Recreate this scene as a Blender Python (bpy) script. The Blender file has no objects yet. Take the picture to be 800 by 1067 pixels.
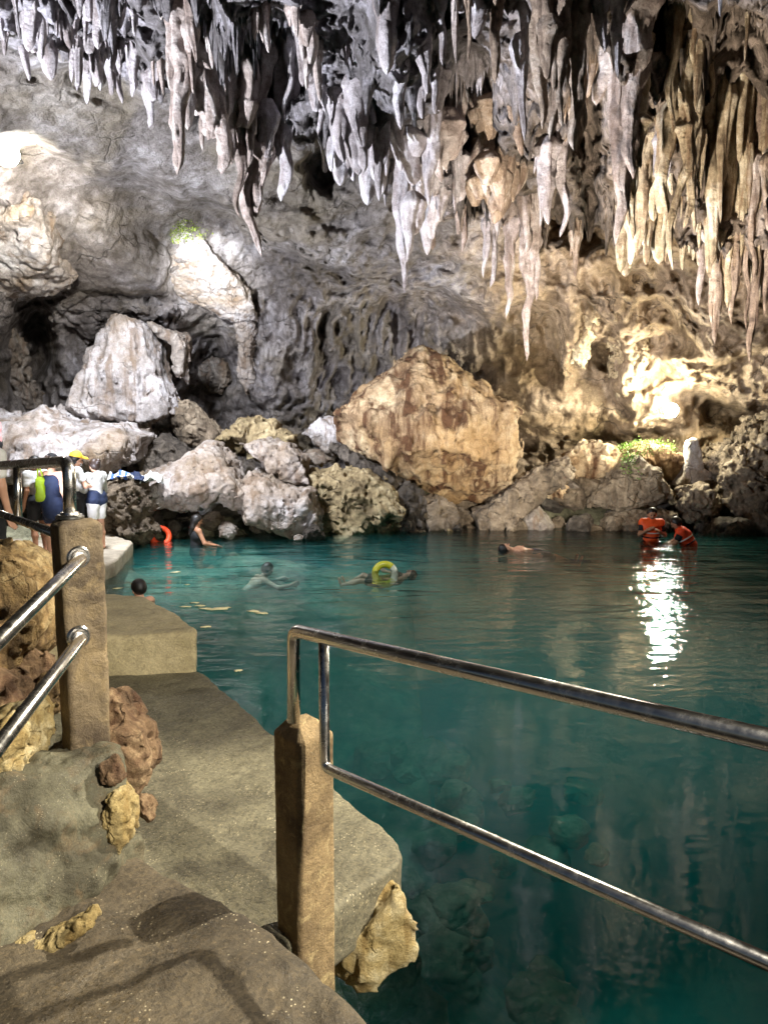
import bpy, bmesh, math, random
import numpy as np
from mathutils import Vector, Matrix

R = math.radians
rng = np.random.default_rng(7)
random.seed(7)
scene = bpy.context.scene
COL = scene.collection

# ------------------------------------------------------------------ camera
F, CX, CY = 800.0, 400.0, 533.5
CAM = np.array([0.0, 0.0, 2.4])
PITCH = R(6.6)
FWD = np.array([0, math.cos(PITCH), -math.sin(PITCH)])
UP = np.array([0, math.sin(PITCH), math.cos(PITCH)])
RIGHT = np.array([1.0, 0, 0])
cam_data = bpy.data.cameras.new('camera')
cam = bpy.data.objects.new('camera', cam_data)
COL.objects.link(cam)
cam.location = CAM
cam.rotation_euler = (R(90) - PITCH, 0, 0)
cam_data.sensor_fit = 'HORIZONTAL'
cam_data.sensor_width = 36
cam_data.lens = 36 * F / 800
cam_data.clip_start = 0.05
cam_data.clip_end = 300
scene.camera = cam


def ray(px, py):
    return FWD + RIGHT * (px - CX) / F - UP * (py - CY) / F


def PZ(px, py, z):
    d = ray(px, py)
    return CAM + d * (z - CAM[2]) / d[2]


def PY(px, py, y):
    d = ray(px, py)
    return CAM + d * (y / d[1])


def project(P):
    """world points (N,3) -> px, py (only for points in front)"""
    q = P - CAM
    f = np.maximum(q @ FWD, 1e-3)
    return CX + F * (q @ RIGHT) / f, CY - F * (q @ UP) / f


# ------------------------------------------------------------------ noise
_perm = rng.permutation(256)
_perm = np.concatenate([_perm, _perm, _perm])
_g = rng.normal(size=(256, 3))
_g /= np.linalg.norm(_g, axis=1)[:, None]


def perlin(P):
    P = np.asarray(P, dtype=np.float64)
    I = np.floor(P).astype(np.int64)
    f = P - I
    I &= 255
    u = f * f * f * (f * (f * 6 - 15) + 10)
    out = 0
    for dx in (0, 1):
        wx = u[:, 0] if dx else 1 - u[:, 0]
        a = _perm[(I[:, 0] + dx) & 255]
        for dy in (0, 1):
            wy = u[:, 1] if dy else 1 - u[:, 1]
            b = _perm[(a + I[:, 1] + dy) & 255]
            for dz in (0, 1):
                wz = u[:, 2] if dz else 1 - u[:, 2]
                g = _g[_perm[(b + I[:, 2] + dz) & 255]]
                dot = g[:, 0] * (f[:, 0] - dx) + g[:, 1] * (f[:, 1] - dy) + g[:, 2] * (f[:, 2] - dz)
                out = out + wx * wy * wz * dot
    return out * 1.5


def fbm(P, octaves=4, gain=0.5, lac=2.03):
    a, s, n = 1.0, 0.0, 0.0
    P = np.asarray(P, dtype=np.float64)
    for i in range(octaves):
        s = s + a * perlin(P)
        n += a
        a *= gain
        P = P * lac + 17.3
    return s / n


def billow(P, octaves=3, gain=0.5):
    a, s, n = 1.0, 0.0, 0.0
    P = np.asarray(P, dtype=np.float64)
    for i in range(octaves):
        s = s + a * np.abs(perlin(P))
        n += a
        a *= gain
        P = P * 2.1 + 9.1
    return s / n


def _hash2(ix, iy, k):
    h = _perm[(_perm[(ix + 31 * k) & 255] + iy) & 255]
    return h / 255.0


def worley2(x, y, k=0):
    """F1 distance and the cell's random value, in plan"""
    ix = np.floor(x).astype(np.int64)
    iy = np.floor(y).astype(np.int64)
    best = np.full(x.shape, 9.0)
    val = np.zeros(x.shape)
    for dx in (-1, 0, 1):
        for dy in (-1, 0, 1):
            cx, cy = ix + dx, iy + dy
            hx = cx + 0.15 + 0.7 * _hash2(cx, cy, 1 + k)
            hy = cy + 0.15 + 0.7 * _hash2(cx, cy, 2 + k)
            d = np.hypot(x - hx, y - hy)
            v = _hash2(cx, cy, 3 + k)
            m = d < best
            best = np.where(m, d, best)
            val = np.where(m, v, val)
    return best, val


def worley3(P, k=0):
    I = np.floor(P).astype(np.int64)
    f1 = np.full(len(P), 9.0)
    f2 = np.full(len(P), 9.0)
    for dx in (-1, 0, 1):
        for dy in (-1, 0, 1):
            for dz in (-1, 0, 1):
                c = I + np.array([dx, dy, dz])
                h = _perm[(_perm[(_perm[(c[:, 0] + k) & 255] + c[:, 1]) & 255] + c[:, 2]) & 255]
                q = c + np.stack([_perm[h] / 255., _perm[h + 1] / 255., _perm[h + 2] / 255.], 1)
                d = np.linalg.norm(P - q, axis=1)
                f2 = np.minimum(f2, np.maximum(f1, d))
                f1 = np.minimum(f1, d)
    return f1, f2


# ------------------------------------------------------------------ mesh helpers
def quad_mesh(name, V, Q, smooth=True):
    me = bpy.data.meshes.new(name)
    V = np.ascontiguousarray(V, dtype=np.float32)
    Q = np.ascontiguousarray(Q, dtype=np.int32)
    n, k = Q.shape
    me.vertices.add(len(V))
    me.vertices.foreach_set('co', V.ravel())
    me.loops.add(n * k)
    me.loops.foreach_set('vertex_index', Q.ravel())
    me.polygons.add(n)
    me.polygons.foreach_set('loop_start', np.arange(n, dtype=np.int32) * k)
    me.polygons.foreach_set('loop_total', np.full(n, k, dtype=np.int32))
    me.update(calc_edges=True)
    me.polygons.foreach_set('use_smooth', np.full(n, smooth, dtype=bool))
    return me


def link(name, me, mat=None, parent=None, loc=None):
    o = bpy.data.objects.new(name, me)
    COL.objects.link(o)
    if mat is not None:
        me.materials.append(mat)
    if parent is not None:
        o.parent = parent
    if loc is not None:
        o.location = loc
    return o


def tag(o, label=None, cat=None, group=None, kind=None):
    if label:
        o['label'] = label
    if cat:
        o['category'] = cat
    if group:
        o['group'] = group
    if kind:
        o['kind'] = kind
    return o


def recentre(V):
    """origin at the base centre of the points"""
    c = np.array([(V[:, 0].min() + V[:, 0].max()) / 2, (V[:, 1].min() + V[:, 1].max()) / 2, V[:, 2].min()])
    return V - c, c


def surface_nets(Fv, o, h):
    S = Fv < 0
    nx, ny, nz = Fv.shape
    cnt = np.zeros((nx - 1, ny - 1, nz - 1), dtype=np.int8)
    for a in (0, 1):
        for b in (0, 1):
            for c in (0, 1):
                cnt += S[a:nx - 1 + a, b:ny - 1 + b, c:nz - 1 + c]
    act = (cnt > 0) & (cnt < 8)
    I = np.argwhere(act)
    idx = np.full(act.shape, -1, dtype=np.int64)
    idx[act] = np.arange(len(I))
    pos = np.zeros((len(I), 3))
    num = np.zeros(len(I))
    corners = [(a, b, c) for a in (0, 1) for b in (0, 1) for c in (0, 1)]
    for A in corners:
        for ax in range(3):
            if A[ax]:
                continue
            B = list(A)
            B[ax] = 1
            fa = Fv[I[:, 0] + A[0], I[:, 1] + A[1], I[:, 2] + A[2]]
            fb = Fv[I[:, 0] + B[0], I[:, 1] + B[1], I[:, 2] + B[2]]
            m = (fa < 0) != (fb < 0)
            t = np.where(m, fa / np.where(m, fa - fb, 1), 0)
            p = np.tile(np.array(A, float), (len(I), 1))
            p[:, ax] = t
            pos += np.where(m[:, None], p, 0)
            num += m
    V = (I + pos / np.maximum(num, 1)[:, None]) * h + o
    quads = []
    for ax in range(3):
        b, c = (ax + 1) % 3, (ax + 2) % 3
        sl0 = [slice(None)] * 3
        sl1 = [slice(None)] * 3
        sl0[ax] = slice(0, -1)
        sl1[ax] = slice(1, None)
        s0, s1 = S[tuple(sl0)], S[tuple(sl1)]
        E = np.argwhere(s0 != s1)
        E = E[(E[:, b] > 0) & (E[:, c] > 0) & (E[:, b] < Fv.shape[b] - 1) & (E[:, c] < Fv.shape[c] - 1)]
        if not len(E):
            continue
        ins = s0[E[:, 0], E[:, 1], E[:, 2]]

        def cell(db, dc):
            q = E.copy()
            q[:, b] += db
            q[:, c] += dc
            return idx[q[:, 0], q[:, 1], q[:, 2]]
        q = np.stack([cell(-1, -1), cell(0, -1), cell(0, 0), cell(-1, 0)], 1)
        q[~ins] = q[~ins][:, ::-1]
        quads.append(q)
    Q = np.concatenate(quads)
    return V, Q[(Q >= 0).all(1)]


def poly_sdf(pts, X, Z):
    pts = np.asarray(pts)
    n = len(pts)
    d = np.full(X.shape, 1e9)
    s = np.ones(X.shape)
    for i in range(n):
        a, b = pts[i], pts[i - 1]
        e = b - a
        wx, wz = X - a[0], Z - a[1]
        t = np.clip((wx * e[0] + wz * e[1]) / (e @ e + 1e-12), 0, 1)
        d = np.minimum(d, (wx - e[0] * t) ** 2 + (wz - e[1] * t) ** 2)
        c1 = Z >= a[1]
        c2 = Z < b[1]
        c3 = e[0] * wz > e[1] * wx
        flip = (c1 & c2 & c3) | (~c1 & ~c2 & ~c3)
        s = np.where(flip, -s, s)
    return s * np.sqrt(d)


# ------------------------------------------------------------------ materials
def srgb(h):
    h = h.lstrip('#')
    c = [int(h[i:i + 2], 16) / 255 for i in (0, 2, 4)]
    return tuple((x / 12.92 if x <= 0.04045 else ((x + 0.055) / 1.055) ** 2.4) for x in c)


class NT:
    def __init__(self, name):
        self.m = bpy.data.materials.new(name)
        self.m.use_nodes = True
        self.t = self.m.node_tree
        self.bsdf = self.t.nodes['Principled BSDF']
        self.out = self.t.nodes['Material Output']

    def n(self, typ, **kw):
        nd = self.t.nodes.new(typ)
        for k, v in kw.items():
            if k.startswith('i_'):
                nd.inputs[k[2:].replace('_', ' ')].default_value = v
            else:
                setattr(nd, k, v)
        return nd

    def l(self, a, b):
        self.t.links.new(a, b)

    def pos(self, scale=(1, 1, 1), obj=False):
        if obj:
            src = self.n('ShaderNodeTexCoord').outputs['Object']
        else:
            src = self.n('ShaderNodeNewGeometry').outputs['Position']
        if scale != (1, 1, 1):
            mp = self.n('ShaderNodeMapping')
            mp.inputs['Scale'].default_value = scale
            self.l(src, mp.inputs['Vector'])
            return mp.outputs[0]
        return src

    def noise(self, vec, scale, detail=6, rough=0.6, dist=0.0):
        nd = self.n('ShaderNodeTexNoise')
        nd.inputs['Scale'].default_value = scale
        nd.inputs['Detail'].default_value = detail
        nd.inputs['Roughness'].default_value = rough
        nd.inputs['Distortion'].default_value = dist
        self.l(vec, nd.inputs['Vector'])
        return nd.outputs['Fac']

    def ramp(self, fac, stops):
        nd = self.n('ShaderNodeValToRGB')
        el = nd.color_ramp.elements
        while len(el) < len(stops):
            el.new(0.5)
        for e, (p, c) in zip(el, stops):
            e.position = p
            e.color = (*c, 1) if len(c) == 3 else c
        self.l(fac, nd.inputs['Fac'])
        return nd.outputs['Color']

    def mix(self, fac, a, b, mode='MIX'):
        nd = self.n('ShaderNodeMix', data_type='RGBA', blend_type=mode)
        for s, v in ((nd.inputs[0], fac), (nd.inputs[6], a), (nd.inputs[7], b)):
            if hasattr(v, 'links'):
                self.l(v, s)
            else:
                s.default_value = v if not isinstance(v, tuple) else ((*v, 1) if len(v) == 3 else v)
        return nd.outputs[2]

    def math(self, op, a, b=0.0):
        nd = self.n('ShaderNodeMath', operation=op)
        for s, v in ((nd.inputs[0], a), (nd.inputs[1], b)):
            if hasattr(v, 'links'):
                self.l(v, s)
            else:
                s.default_value = v
        return nd.outputs[0]

    def bump(self, height, strength=0.5, dist=0.05, normal=None):
        nd = self.n('ShaderNodeBump')
        nd.inputs['Strength'].default_value = strength
        nd.inputs['Distance'].default_value = dist
        self.l(height, nd.inputs['Height'])
        if normal is not None:
            self.l(normal, nd.inputs['Normal'])
        return nd.outputs['Normal']


def rock_mat(name, c_dark, c_mid, c_light, streak=None, streak_amt=0.6, scale=1.0, rough=0.75, bump=0.6, cloud=None, cloud_amt=0.5, spec=0.35, region=None, cracks=True, streak_lo=0.5, streak_w=1.6):
    m = NT(name)
    p = m.pos()
    ps = m.pos((2.2, 2.2, 0.28))
    n1 = m.noise(p, 0.7 * scale, 8, 0.62, 0.4)
    n2 = m.noise(p, 4.5 * scale, 8, 0.65)
    fac = m.math('ADD', m.math('MULTIPLY', n1, 0.6), m.math('MULTIPLY', n2, 0.4))
    col = m.ramp(fac, [(0.36, c_dark), (0.5, c_mid), (0.63, c_light)])
    if cloud is not None:
        n3 = m.noise(p, 0.33 * scale, 4, 0.5, 0.8)
        col = m.mix(m.math('MULTIPLY', m.ramp(n3, [(0.45, (0, 0, 0)), (0.6, (1, 1, 1))]), cloud_amt), col, cloud)
    if streak is not None:
        n4 = m.noise(ps, streak_w * scale, 7, 0.6, 0.5)
        sf = m.ramp(n4, [(streak_lo, (0, 0, 0)), (streak_lo + 0.12, (1, 1, 1))])
        col = m.mix(m.math('MULTIPLY', sf, streak_amt), col, streak)
    # fine grain speckle
    n5 = m.noise(p, 38 * scale, 3, 0.7)
    col = m.mix(0.55, col, m.ramp(n5, [(0.3, (0.45, 0.45, 0.45)), (0.5, (1, 1, 1)), (0.7, (1.35, 1.35, 1.35))]), 'MULTIPLY')
    m.l(col, m.bsdf.inputs['Base Color'])
    if region is not None:
        sx = m.n('ShaderNodeSeparateXYZ')
        m.l(p, sx.inputs[0])
        rx = m.math('ADD', m.math('MULTIPLY', sx.outputs[0], 0.16), m.math('MULTIPLY', m.noise(p, 0.5, 4, 0.6), 1.6))
        rf = m.ramp(m.math('SUBTRACT', rx, 0.62), [(0.25, (0, 0, 0)), (0.75, (1, 1, 1))])
        col = m.mix(rf, col, m.mix(1.0, col, region, 'MULTIPLY'))
        m.l(col, m.bsdf.inputs['Base Color'])
    nf = m.noise(p, 14 * scale, 9, 0.72)
    rg = m.n('ShaderNodeTexNoise', noise_type='RIDGED_MULTIFRACTAL')
    rg.inputs['Scale'].default_value = 2.6 * scale
    rg.inputs['Detail'].default_value = 7
    rg.inputs['Roughness'].default_value = 0.62
    m.l(m.pos((1, 1, 0.7)), rg.inputs['Vector'])
    v = m.n('ShaderNodeTexVoronoi', feature='SMOOTH_F1')
    v.inputs['Scale'].default_value = 7 * scale
    m.l(m.pos((1, 1, 0.55)), v.inputs['Vector'])
    hgt = m.math('ADD', m.math('MULTIPLY', nf, 0.7), m.math('MULTIPLY', v.outputs['Distance'], 0.45))
    hgt = m.math('SUBTRACT', hgt, m.math('MULTIPLY', rg.outputs['Fac'], 0.30))
    wv = m.n('ShaderNodeTexNoise')
    wv.inputs['Scale'].default_value = 1.3 * scale
    wv.inputs['Detail'].default_value = 5
    m.l(p, wv.inputs['Vector'])
    wa = m.n('ShaderNodeVectorMath', operation='MULTIPLY_ADD')
    m.l(wv.outputs['Color'], wa.inputs[0])
    wa.inputs[1].default_value = (1.1 / scale,) * 3
    m.l(m.pos((1, 1, 1.5)), wa.inputs[2])
    cv = m.n('ShaderNodeTexVoronoi', feature='DISTANCE_TO_EDGE')
    cv.inputs['Scale'].default_value = 0.75 * scale
    m.l(wa.outputs[0], cv.inputs['Vector'])
    crack = m.ramp(cv.outputs['Distance'], [(0.0, (0, 0, 0)), (0.022, (1, 1, 1))])
    cm = m.ramp(m.noise(p, 0.9 * scale, 4, 0.6), [(0.5, (1, 1, 1)), (0.58, (0, 0, 0))])
    crack = m.math('MAXIMUM', crack, cm) if cracks else m.math('MAXIMUM', crack, 1.0)
    hgt = m.math('ADD', hgt, m.math('MULTIPLY', crack, 0.35))
    col2 = m.mix(m.math('MULTIPLY', m.math('SUBTRACT', 1.0, crack), 0.6), col, c_dark)
    m.l(col2, m.bsdf.inputs['Base Color'])
    m.l(m.bump(hgt, min(1.0, bump * 1.25), 0.16 / scale), m.bsdf.inputs['Normal'])
    m.bsdf.inputs['Roughness'].default_value = rough
    m.bsdf.inputs['Specular IOR Level'].default_value = spec
    return m.m


M = {}
M['cave'] = rock_mat('cave_rock', srgb('#4b443e'), srgb('#857d7a'), srgb('#b5afb0'), streak=srgb('#4a4036'), streak_amt=0.55, bump=0.8, cloud=srgb('#857860'), cloud_amt=0.45, region=(1.22, 1.02, 0.74))
M['ceiling'] = rock_mat('ceiling_rock', cracks=False, c_dark=srgb('#3c3631'), c_mid=srgb('#7c7678'), c_light=srgb('#bcb6be'), streak=srgb('#352d27'), streak_amt=0.65, bump=0.9, region=(0.86, 0.74, 0.56))
M['lilac'] = rock_mat('pale_stalactite', cracks=False, c_dark=srgb('#756c6b'), c_mid=srgb('#b4abad'), c_light=srgb('#dedae0'), streak=srgb('#6f5d54'), streak_amt=0.45, bump=0.7, scale=1.6)
M['pink'] = rock_mat('pinkish_stalactite', cracks=False, c_dark=srgb('#74675f'), c_mid=srgb('#b3a39c'), c_light=srgb('#ded5d2'), streak=srgb('#665044'), streak_amt=0.55, bump=0.7, scale=1.6)
M['brownst'] = rock_mat('brown_stalactite', cracks=False, c_dark=srgb('#66554a'), c_mid=srgb('#a6917f'), c_light=srgb('#d6c7ba'), streak=srgb('#4c372a'), streak_amt=0.6, bump=0.75, scale=1.6)
M['yellowst'] = rock_mat('ochre_stalactite', cracks=False, c_dark=srgb('#6b5b49'), c_mid=srgb('#b8a68a'), c_light=srgb('#e8dfca'), streak=srgb('#6a4a2e'), streak_amt=0.7, bump=0.75, scale=1.6)
M['tan'] = rock_mat('tan_boulder_rock', srgb('#6d543c'), srgb('#a88d6c'), srgb('#cfbb9a'), streak=srgb('#4f3018'), streak_amt=0.95, bump=0.8, streak_lo=0.47, streak_w=1.3, cracks=False, cloud=srgb('#a88450'), cloud_amt=0.4)
M['white'] = rock_mat('pale_limestone', srgb('#675e56'), srgb('#a8a19f'), srgb('#d6d3d6'), streak=srgb('#6b5641'), streak_amt=0.7, bump=0.65, scale=1.2, cloud=srgb('#8a765c'), cloud_amt=0.6)
M['greywhite'] = rock_mat('grey_limestone', srgb('#4c433b'), srgb('#877d74'), srgb('#b9b1a9'), streak=srgb('#6a5038'), streak_amt=0.6, bump=0.7, scale=1.4, cloud=srgb('#8b7350'), cloud_amt=0.4)
M['brown'] = rock_mat('brown_shore_rock', srgb('#463c31'), srgb('#7a6b59'), srgb('#ab9b85'), streak=srgb('#382c20'), streak_amt=0.5, bump=1.0, scale=1.3)
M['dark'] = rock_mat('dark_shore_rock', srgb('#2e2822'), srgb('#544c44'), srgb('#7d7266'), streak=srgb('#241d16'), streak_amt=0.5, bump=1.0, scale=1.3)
M['olive'] = rock_mat('olive_rock', srgb('#665741'), srgb('#9f8c68'), srgb('#c8b792'), streak=srgb('#544428'), streak_amt=0.5, bump=1.0, scale=1.4)
M['flow'] = rock_mat('flowstone', srgb('#746450'), srgb('#ae9c7e'), srgb('#d8c9aa'), streak=srgb('#5f4c34'), streak_amt=0.5, bump=0.9, scale=1.2)
M['ochre'] = rock_mat('ochre_foreground_rock', srgb('#4f3d27'), srgb('#957b52'), srgb('#cdb88c'), streak=srgb('#452f1c'), streak_amt=0.6, bump=1.0, scale=5.0)
M['yellowrock'] = rock_mat('yellow_rock', srgb('#85703e'), srgb('#bda876'), srgb('#e0d4ae'), streak=srgb('#8a6c38'), streak_amt=0.5, bump=0.9, scale=5.0)
M['redrock'] = rock_mat('reddish_rock', srgb('#4a3829'), srgb('#83694f'), srgb('#bca27f'), streak=srgb('#4a2c1c'), streak_amt=0.55, bump=1.0, scale=5.0)
M['underwater'] = rock_mat('underwater_rock', srgb('#3a3629'), srgb('#6d6952'), srgb('#98937a'), bump=0.5, scale=3.0)
M['bed'] = rock_mat('pool_bed_rock', srgb('#3a382b'), srgb('#6d6a54'), srgb('#989479'), bump=0.5, scale=1.5)


def concrete(name, base, dark, stain, wet=0.5, gravel=0.5, scale=1.0):
    m = NT(name)
    p = m.pos()
    n1 = m.noise(p, 2.2 * scale, 7, 0.6, 0.3)
    n2 = m.noise(p, 70 * scale, 4, 0.65)
    col = m.ramp(n1, [(0.35, dark), (0.55, base), (0.7, tuple(min(1, x * 1.2) for x in base))])
    n3 = m.noise(p, 5.5 * scale, 6, 0.65, 1.0)
    col = m.mix(m.math('MULTIPLY', m.ramp(n3, [(0.52, (0, 0, 0)), (0.66, (1, 1, 1))]), 0.55), col, stain)
    v = m.n('ShaderNodeTexVoronoi')
    v.inputs['Scale'].default_value = 95 * scale
    m.l(p, v.inputs['Vector'])
    spk = m.ramp(v.outputs['Color'], [(0.0, (0.5, 0.5, 0.5)), (0.5, (0.95, 0.95, 0.95)), (0.9, (1.25, 1.22, 1.15)), (1.0, (2.0, 1.9, 1.7))])
    col = m.mix(gravel, col, spk, 'MULTIPLY')
    big = m.noise(p, 6 * scale, 8, 0.62, 0.5)
    grit = m.noise(p, 210 * scale, 2, 0.6)
    h = m.math('ADD', m.math('MULTIPLY', n2, 0.35), m.math('MULTIPLY', big, 2.2))
    h = m.math('ADD', h, m.math('MULTIPLY', grit, 0.25 * gravel))
    pits = m.ramp(m.noise(p, 26 * scale, 4, 0.6), [(0.28, (0, 0, 0)), (0.36, (1, 1, 1))])
    h = m.math('ADD', h, m.math('MULTIPLY', pits, 0.3))
    m.l(m.bump(h, 0.62, 0.015), m.bsdf.inputs['Normal'])
    wetm = m.ramp(m.noise(p, 2.1 * scale, 6, 0.62, 0.6), [(0.42, (0, 0, 0)), (0.58, (1, 1, 1))])
    fleck = m.ramp(m.noise(p, 120 * scale, 3, 0.6), [(0.5, (0.75,) * 3), (0.62, (0.16,) * 3)])
    rr = m.mix(wetm, (0.8, 0.8, 0.8), fleck)
    rr = m.mix(wet, (0.8, 0.8, 0.8), rr)
    m.l(rr, m.bsdf.inputs['Roughness'])
    fd = m.ramp(v.outputs['Distance'], [(0.22, (1, 1, 1)), (0.32, (0, 0, 0))])
    sepc = m.n('ShaderNodeSeparateColor')
    m.l(v.outputs['Color'], sepc.inputs[0])
    fr_ = m.ramp(sepc.outputs[0], [(0.68, (0, 0, 0)), (0.74, (1, 1, 1))])
    clump = m.ramp(m.noise(p, 5 * scale, 5, 0.65), [(0.48, (0, 0, 0)), (0.6, (1, 1, 1))])
    fm = m.math('MULTIPLY', m.math('MULTIPLY', fd, fr_), m.math('MULTIPLY', clump, gravel))
    col = m.mix(fm, col, srgb('#bdb195'))  # pale gravel flecks, with the wet sparkle put into their colour too
    dk = m.mix(m.math('MULTIPLY', wetm, 0.45 * wet), col, m.mix(1.0, col, (0.45, 0.43, 0.40), 'MULTIPLY'))
    m.l(dk, m.bsdf.inputs['Base Color'])
    return m.m


M['slab'] = concrete('walkway_concrete', srgb('#7a7561'), srgb('#5b5647'), srgb('#4d4839'), 0.9, 0.9)
M['tread'] = concrete('wet_step_concrete', srgb('#5c5242'), srgb('#3d3529'), srgb('#2f281f'), 1.0, 0.9)
M['block'] = concrete('pale_step_concrete', srgb('#b3a684'), srgb('#968a68'), srgb('#7d7255'), 0.3, 0.5)
M['mound'] = concrete('smeared_mortar', srgb('#656250'), srgb('#3d392b'), srgb('#64523a'), 0.7, 0.5, 2.0)
M['postc'] = concrete('stained_post_concrete', srgb('#75664f'), srgb('#463a2d'), srgb('#8d7a58'), 0.15, 0.2, 2.2)
M['landing'] = concrete('landing_concrete', srgb('#a59a88'), srgb('#857b6b'), srgb('#756a58'), 0.4, 0.3)


def painted_post():
    m = NT('flaking_painted_post')
    p = m.pos()
    ps = m.pos((1.5, 1.5, 0.3))
    base = m.ramp(m.noise(p, 7, 6, 0.6), [(0.35, srgb('#5a4733')), (0.55, srgb('#7d6548')), (0.7, srgb('#957c5c'))])
    flake = m.ramp(m.noise(ps, 14, 9, 0.75, 0.2), [(0.47, (0, 0, 0)), (0.62, (1, 1, 1))])
    col = m.mix(flake, base, srgb('#99805a'))
    fl2 = m.ramp(m.noise(ps, 15, 8, 0.7, 0.3), [(0.56, (0, 0, 0)), (0.64, (1, 1, 1))])
    col = m.mix(fl2, col, srgb('#cdbf98'))
    m.l(col, m.bsdf.inputs['Base Color'])
    m.bsdf.inputs['Roughness'].default_value = 0.6
    h = m.math('ADD', m.math('MULTIPLY', flake, 0.4), m.noise(p, 40, 6, 0.65))
    m.l(m.bump(h, 0.5, 0.006), m.bsdf.inputs['Normal'])
    return m.m


M['painted'] = concrete('brown_post_concrete', srgb('#8d7857'), srgb('#54432f'), srgb('#c9b484'), 0.15, 0.6, 2.4)


def steel():
    m = NT('brushed_stainless_steel')
    m.bsdf.inputs['Metallic'].default_value = 1.0
    p = m.pos()
    c = m.ramp(m.noise(p, 9, 6, 0.6), [(0.35, (0.68, 0.655, 0.63)), (0.65, (0.77, 0.75, 0.72))])
    m.l(c, m.bsdf.inputs['Base Color'])
    r = m.ramp(m.noise(p, 26, 6, 0.7), [(0.35, (0.18,) * 3), (0.75, (0.34,) * 3)])
    m.l(r, m.bsdf.inputs['Roughness'])
    return m.m


M['steel'] = steel()


def plain(name, col, rough=0.7, var=0.15, scale=14, metal=0.0, sub=0.0, bump=0.25):
    m = NT(name)
    p = m.pos(obj=True)
    n = m.noise(p, scale, 5, 0.6)
    c = m.ramp(n, [(0.3, tuple(x * (1 - var) for x in col)), (0.7, tuple(min(1, x * (1 + var)) for x in col))])
    m.l(c, m.bsdf.inputs['Base Color'])
    m.bsdf.inputs['Roughness'].default_value = rough
    m.bsdf.inputs['Metallic'].default_value = metal
    if sub:
        m.bsdf.inputs['Subsurface Weight'].default_value = sub
        m.bsdf.inputs['Subsurface Radius'].default_value = (0.02, 0.008, 0.004)
    if bump:
        m.l(m.bump(m.noise(p, scale * 2.2, 4, 0.6), bump, 0.01), m.bsdf.inputs['Normal'])
    return m.m


M['skin'] = plain('light_skin', srgb('#c99a80'), 0.5, 0.08, 9, bump=0.1)
M['skin_tan'] = plain('tan_skin', srgb('#a4765a'), 0.5, 0.08, 9, bump=0.1)
M['hair'] = plain('black_hair', srgb('#17120f'), 0.45, 0.3, 60)
M['hair_brown'] = plain('dark_brown_hair', srgb('#2c1e17'), 0.45, 0.3, 60)
M['eye'] = plain('dark_eye', srgb('#120d0b'), 0.2, 0.1, 5, bump=0)
M['cloth_white'] = plain('white_cloth', srgb('#e2e2e0'), 0.85, 0.05)
M['cloth_grey'] = plain('grey_fleece', srgb('#a9a9a4'), 0.9, 0.1)
M['cloth_navy'] = plain('navy_cloth', srgb('#182542'), 0.8, 0.2)
M['cloth_black'] = plain('black_cloth', srgb('#17171a'), 0.8, 0.2)
M['cloth_yellow'] = plain('yellow_cloth', srgb('#d9ac2b'), 0.8, 0.1)
M['cloth_blue'] = plain('blue_cloth', srgb('#3c5fa8'), 0.8, 0.2)
M['cloth_pink'] = plain('pink_cloth', srgb('#d29a98'), 0.8, 0.1)
M['cloth_maroon'] = plain('maroon_cloth', srgb('#4f1f24'), 0.8, 0.3)
M['neon'] = plain('neon_green_fabric', srgb('#9dbb14'), 0.6, 0.1)
M['orange'] = plain('orange_vest_fabric', srgb('#f4581c'), 0.6, 0.1)
M['red'] = plain('red_vest_fabric', srgb('#ee4a1e'), 0.6, 0.1)
M['reflect'] = plain('reflective_tape', srgb('#d8d4cc'), 0.4, 0.05)
M['ringyellow'] = plain('yellow_green_vinyl', srgb('#b7b52a'), 0.3, 0.12, 5)
M['ringwhite'] = plain('white_vinyl', srgb('#d8d8c8'), 0.3, 0.05, 5)
M['moss'] = plain('green_moss_leaf', srgb('#84962f'), 0.6, 0.45, 3)
M['fern'] = plain('fern_leaf', srgb('#5a7a2c'), 0.6, 0.5, 3)
M['debris'] = plain('pale_floating_leaf', srgb('#cbbf92'), 0.6, 0.2, 10)
M['lampmetal'] = plain('lamp_housing', srgb('#2a2a2a'), 0.4, 0.1, 10, metal=0.6)

em = NT('floodlight_lens')
em.bsdf.inputs['Base Color'].default_value = (0.9, 0.9, 0.9, 1)
em.bsdf.inputs['Emission Color'].default_value = (1.0, 0.97, 0.88, 1)
em.bsdf.inputs['Emission Strength'].default_value = 300
M['lens'] = em.m


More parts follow.
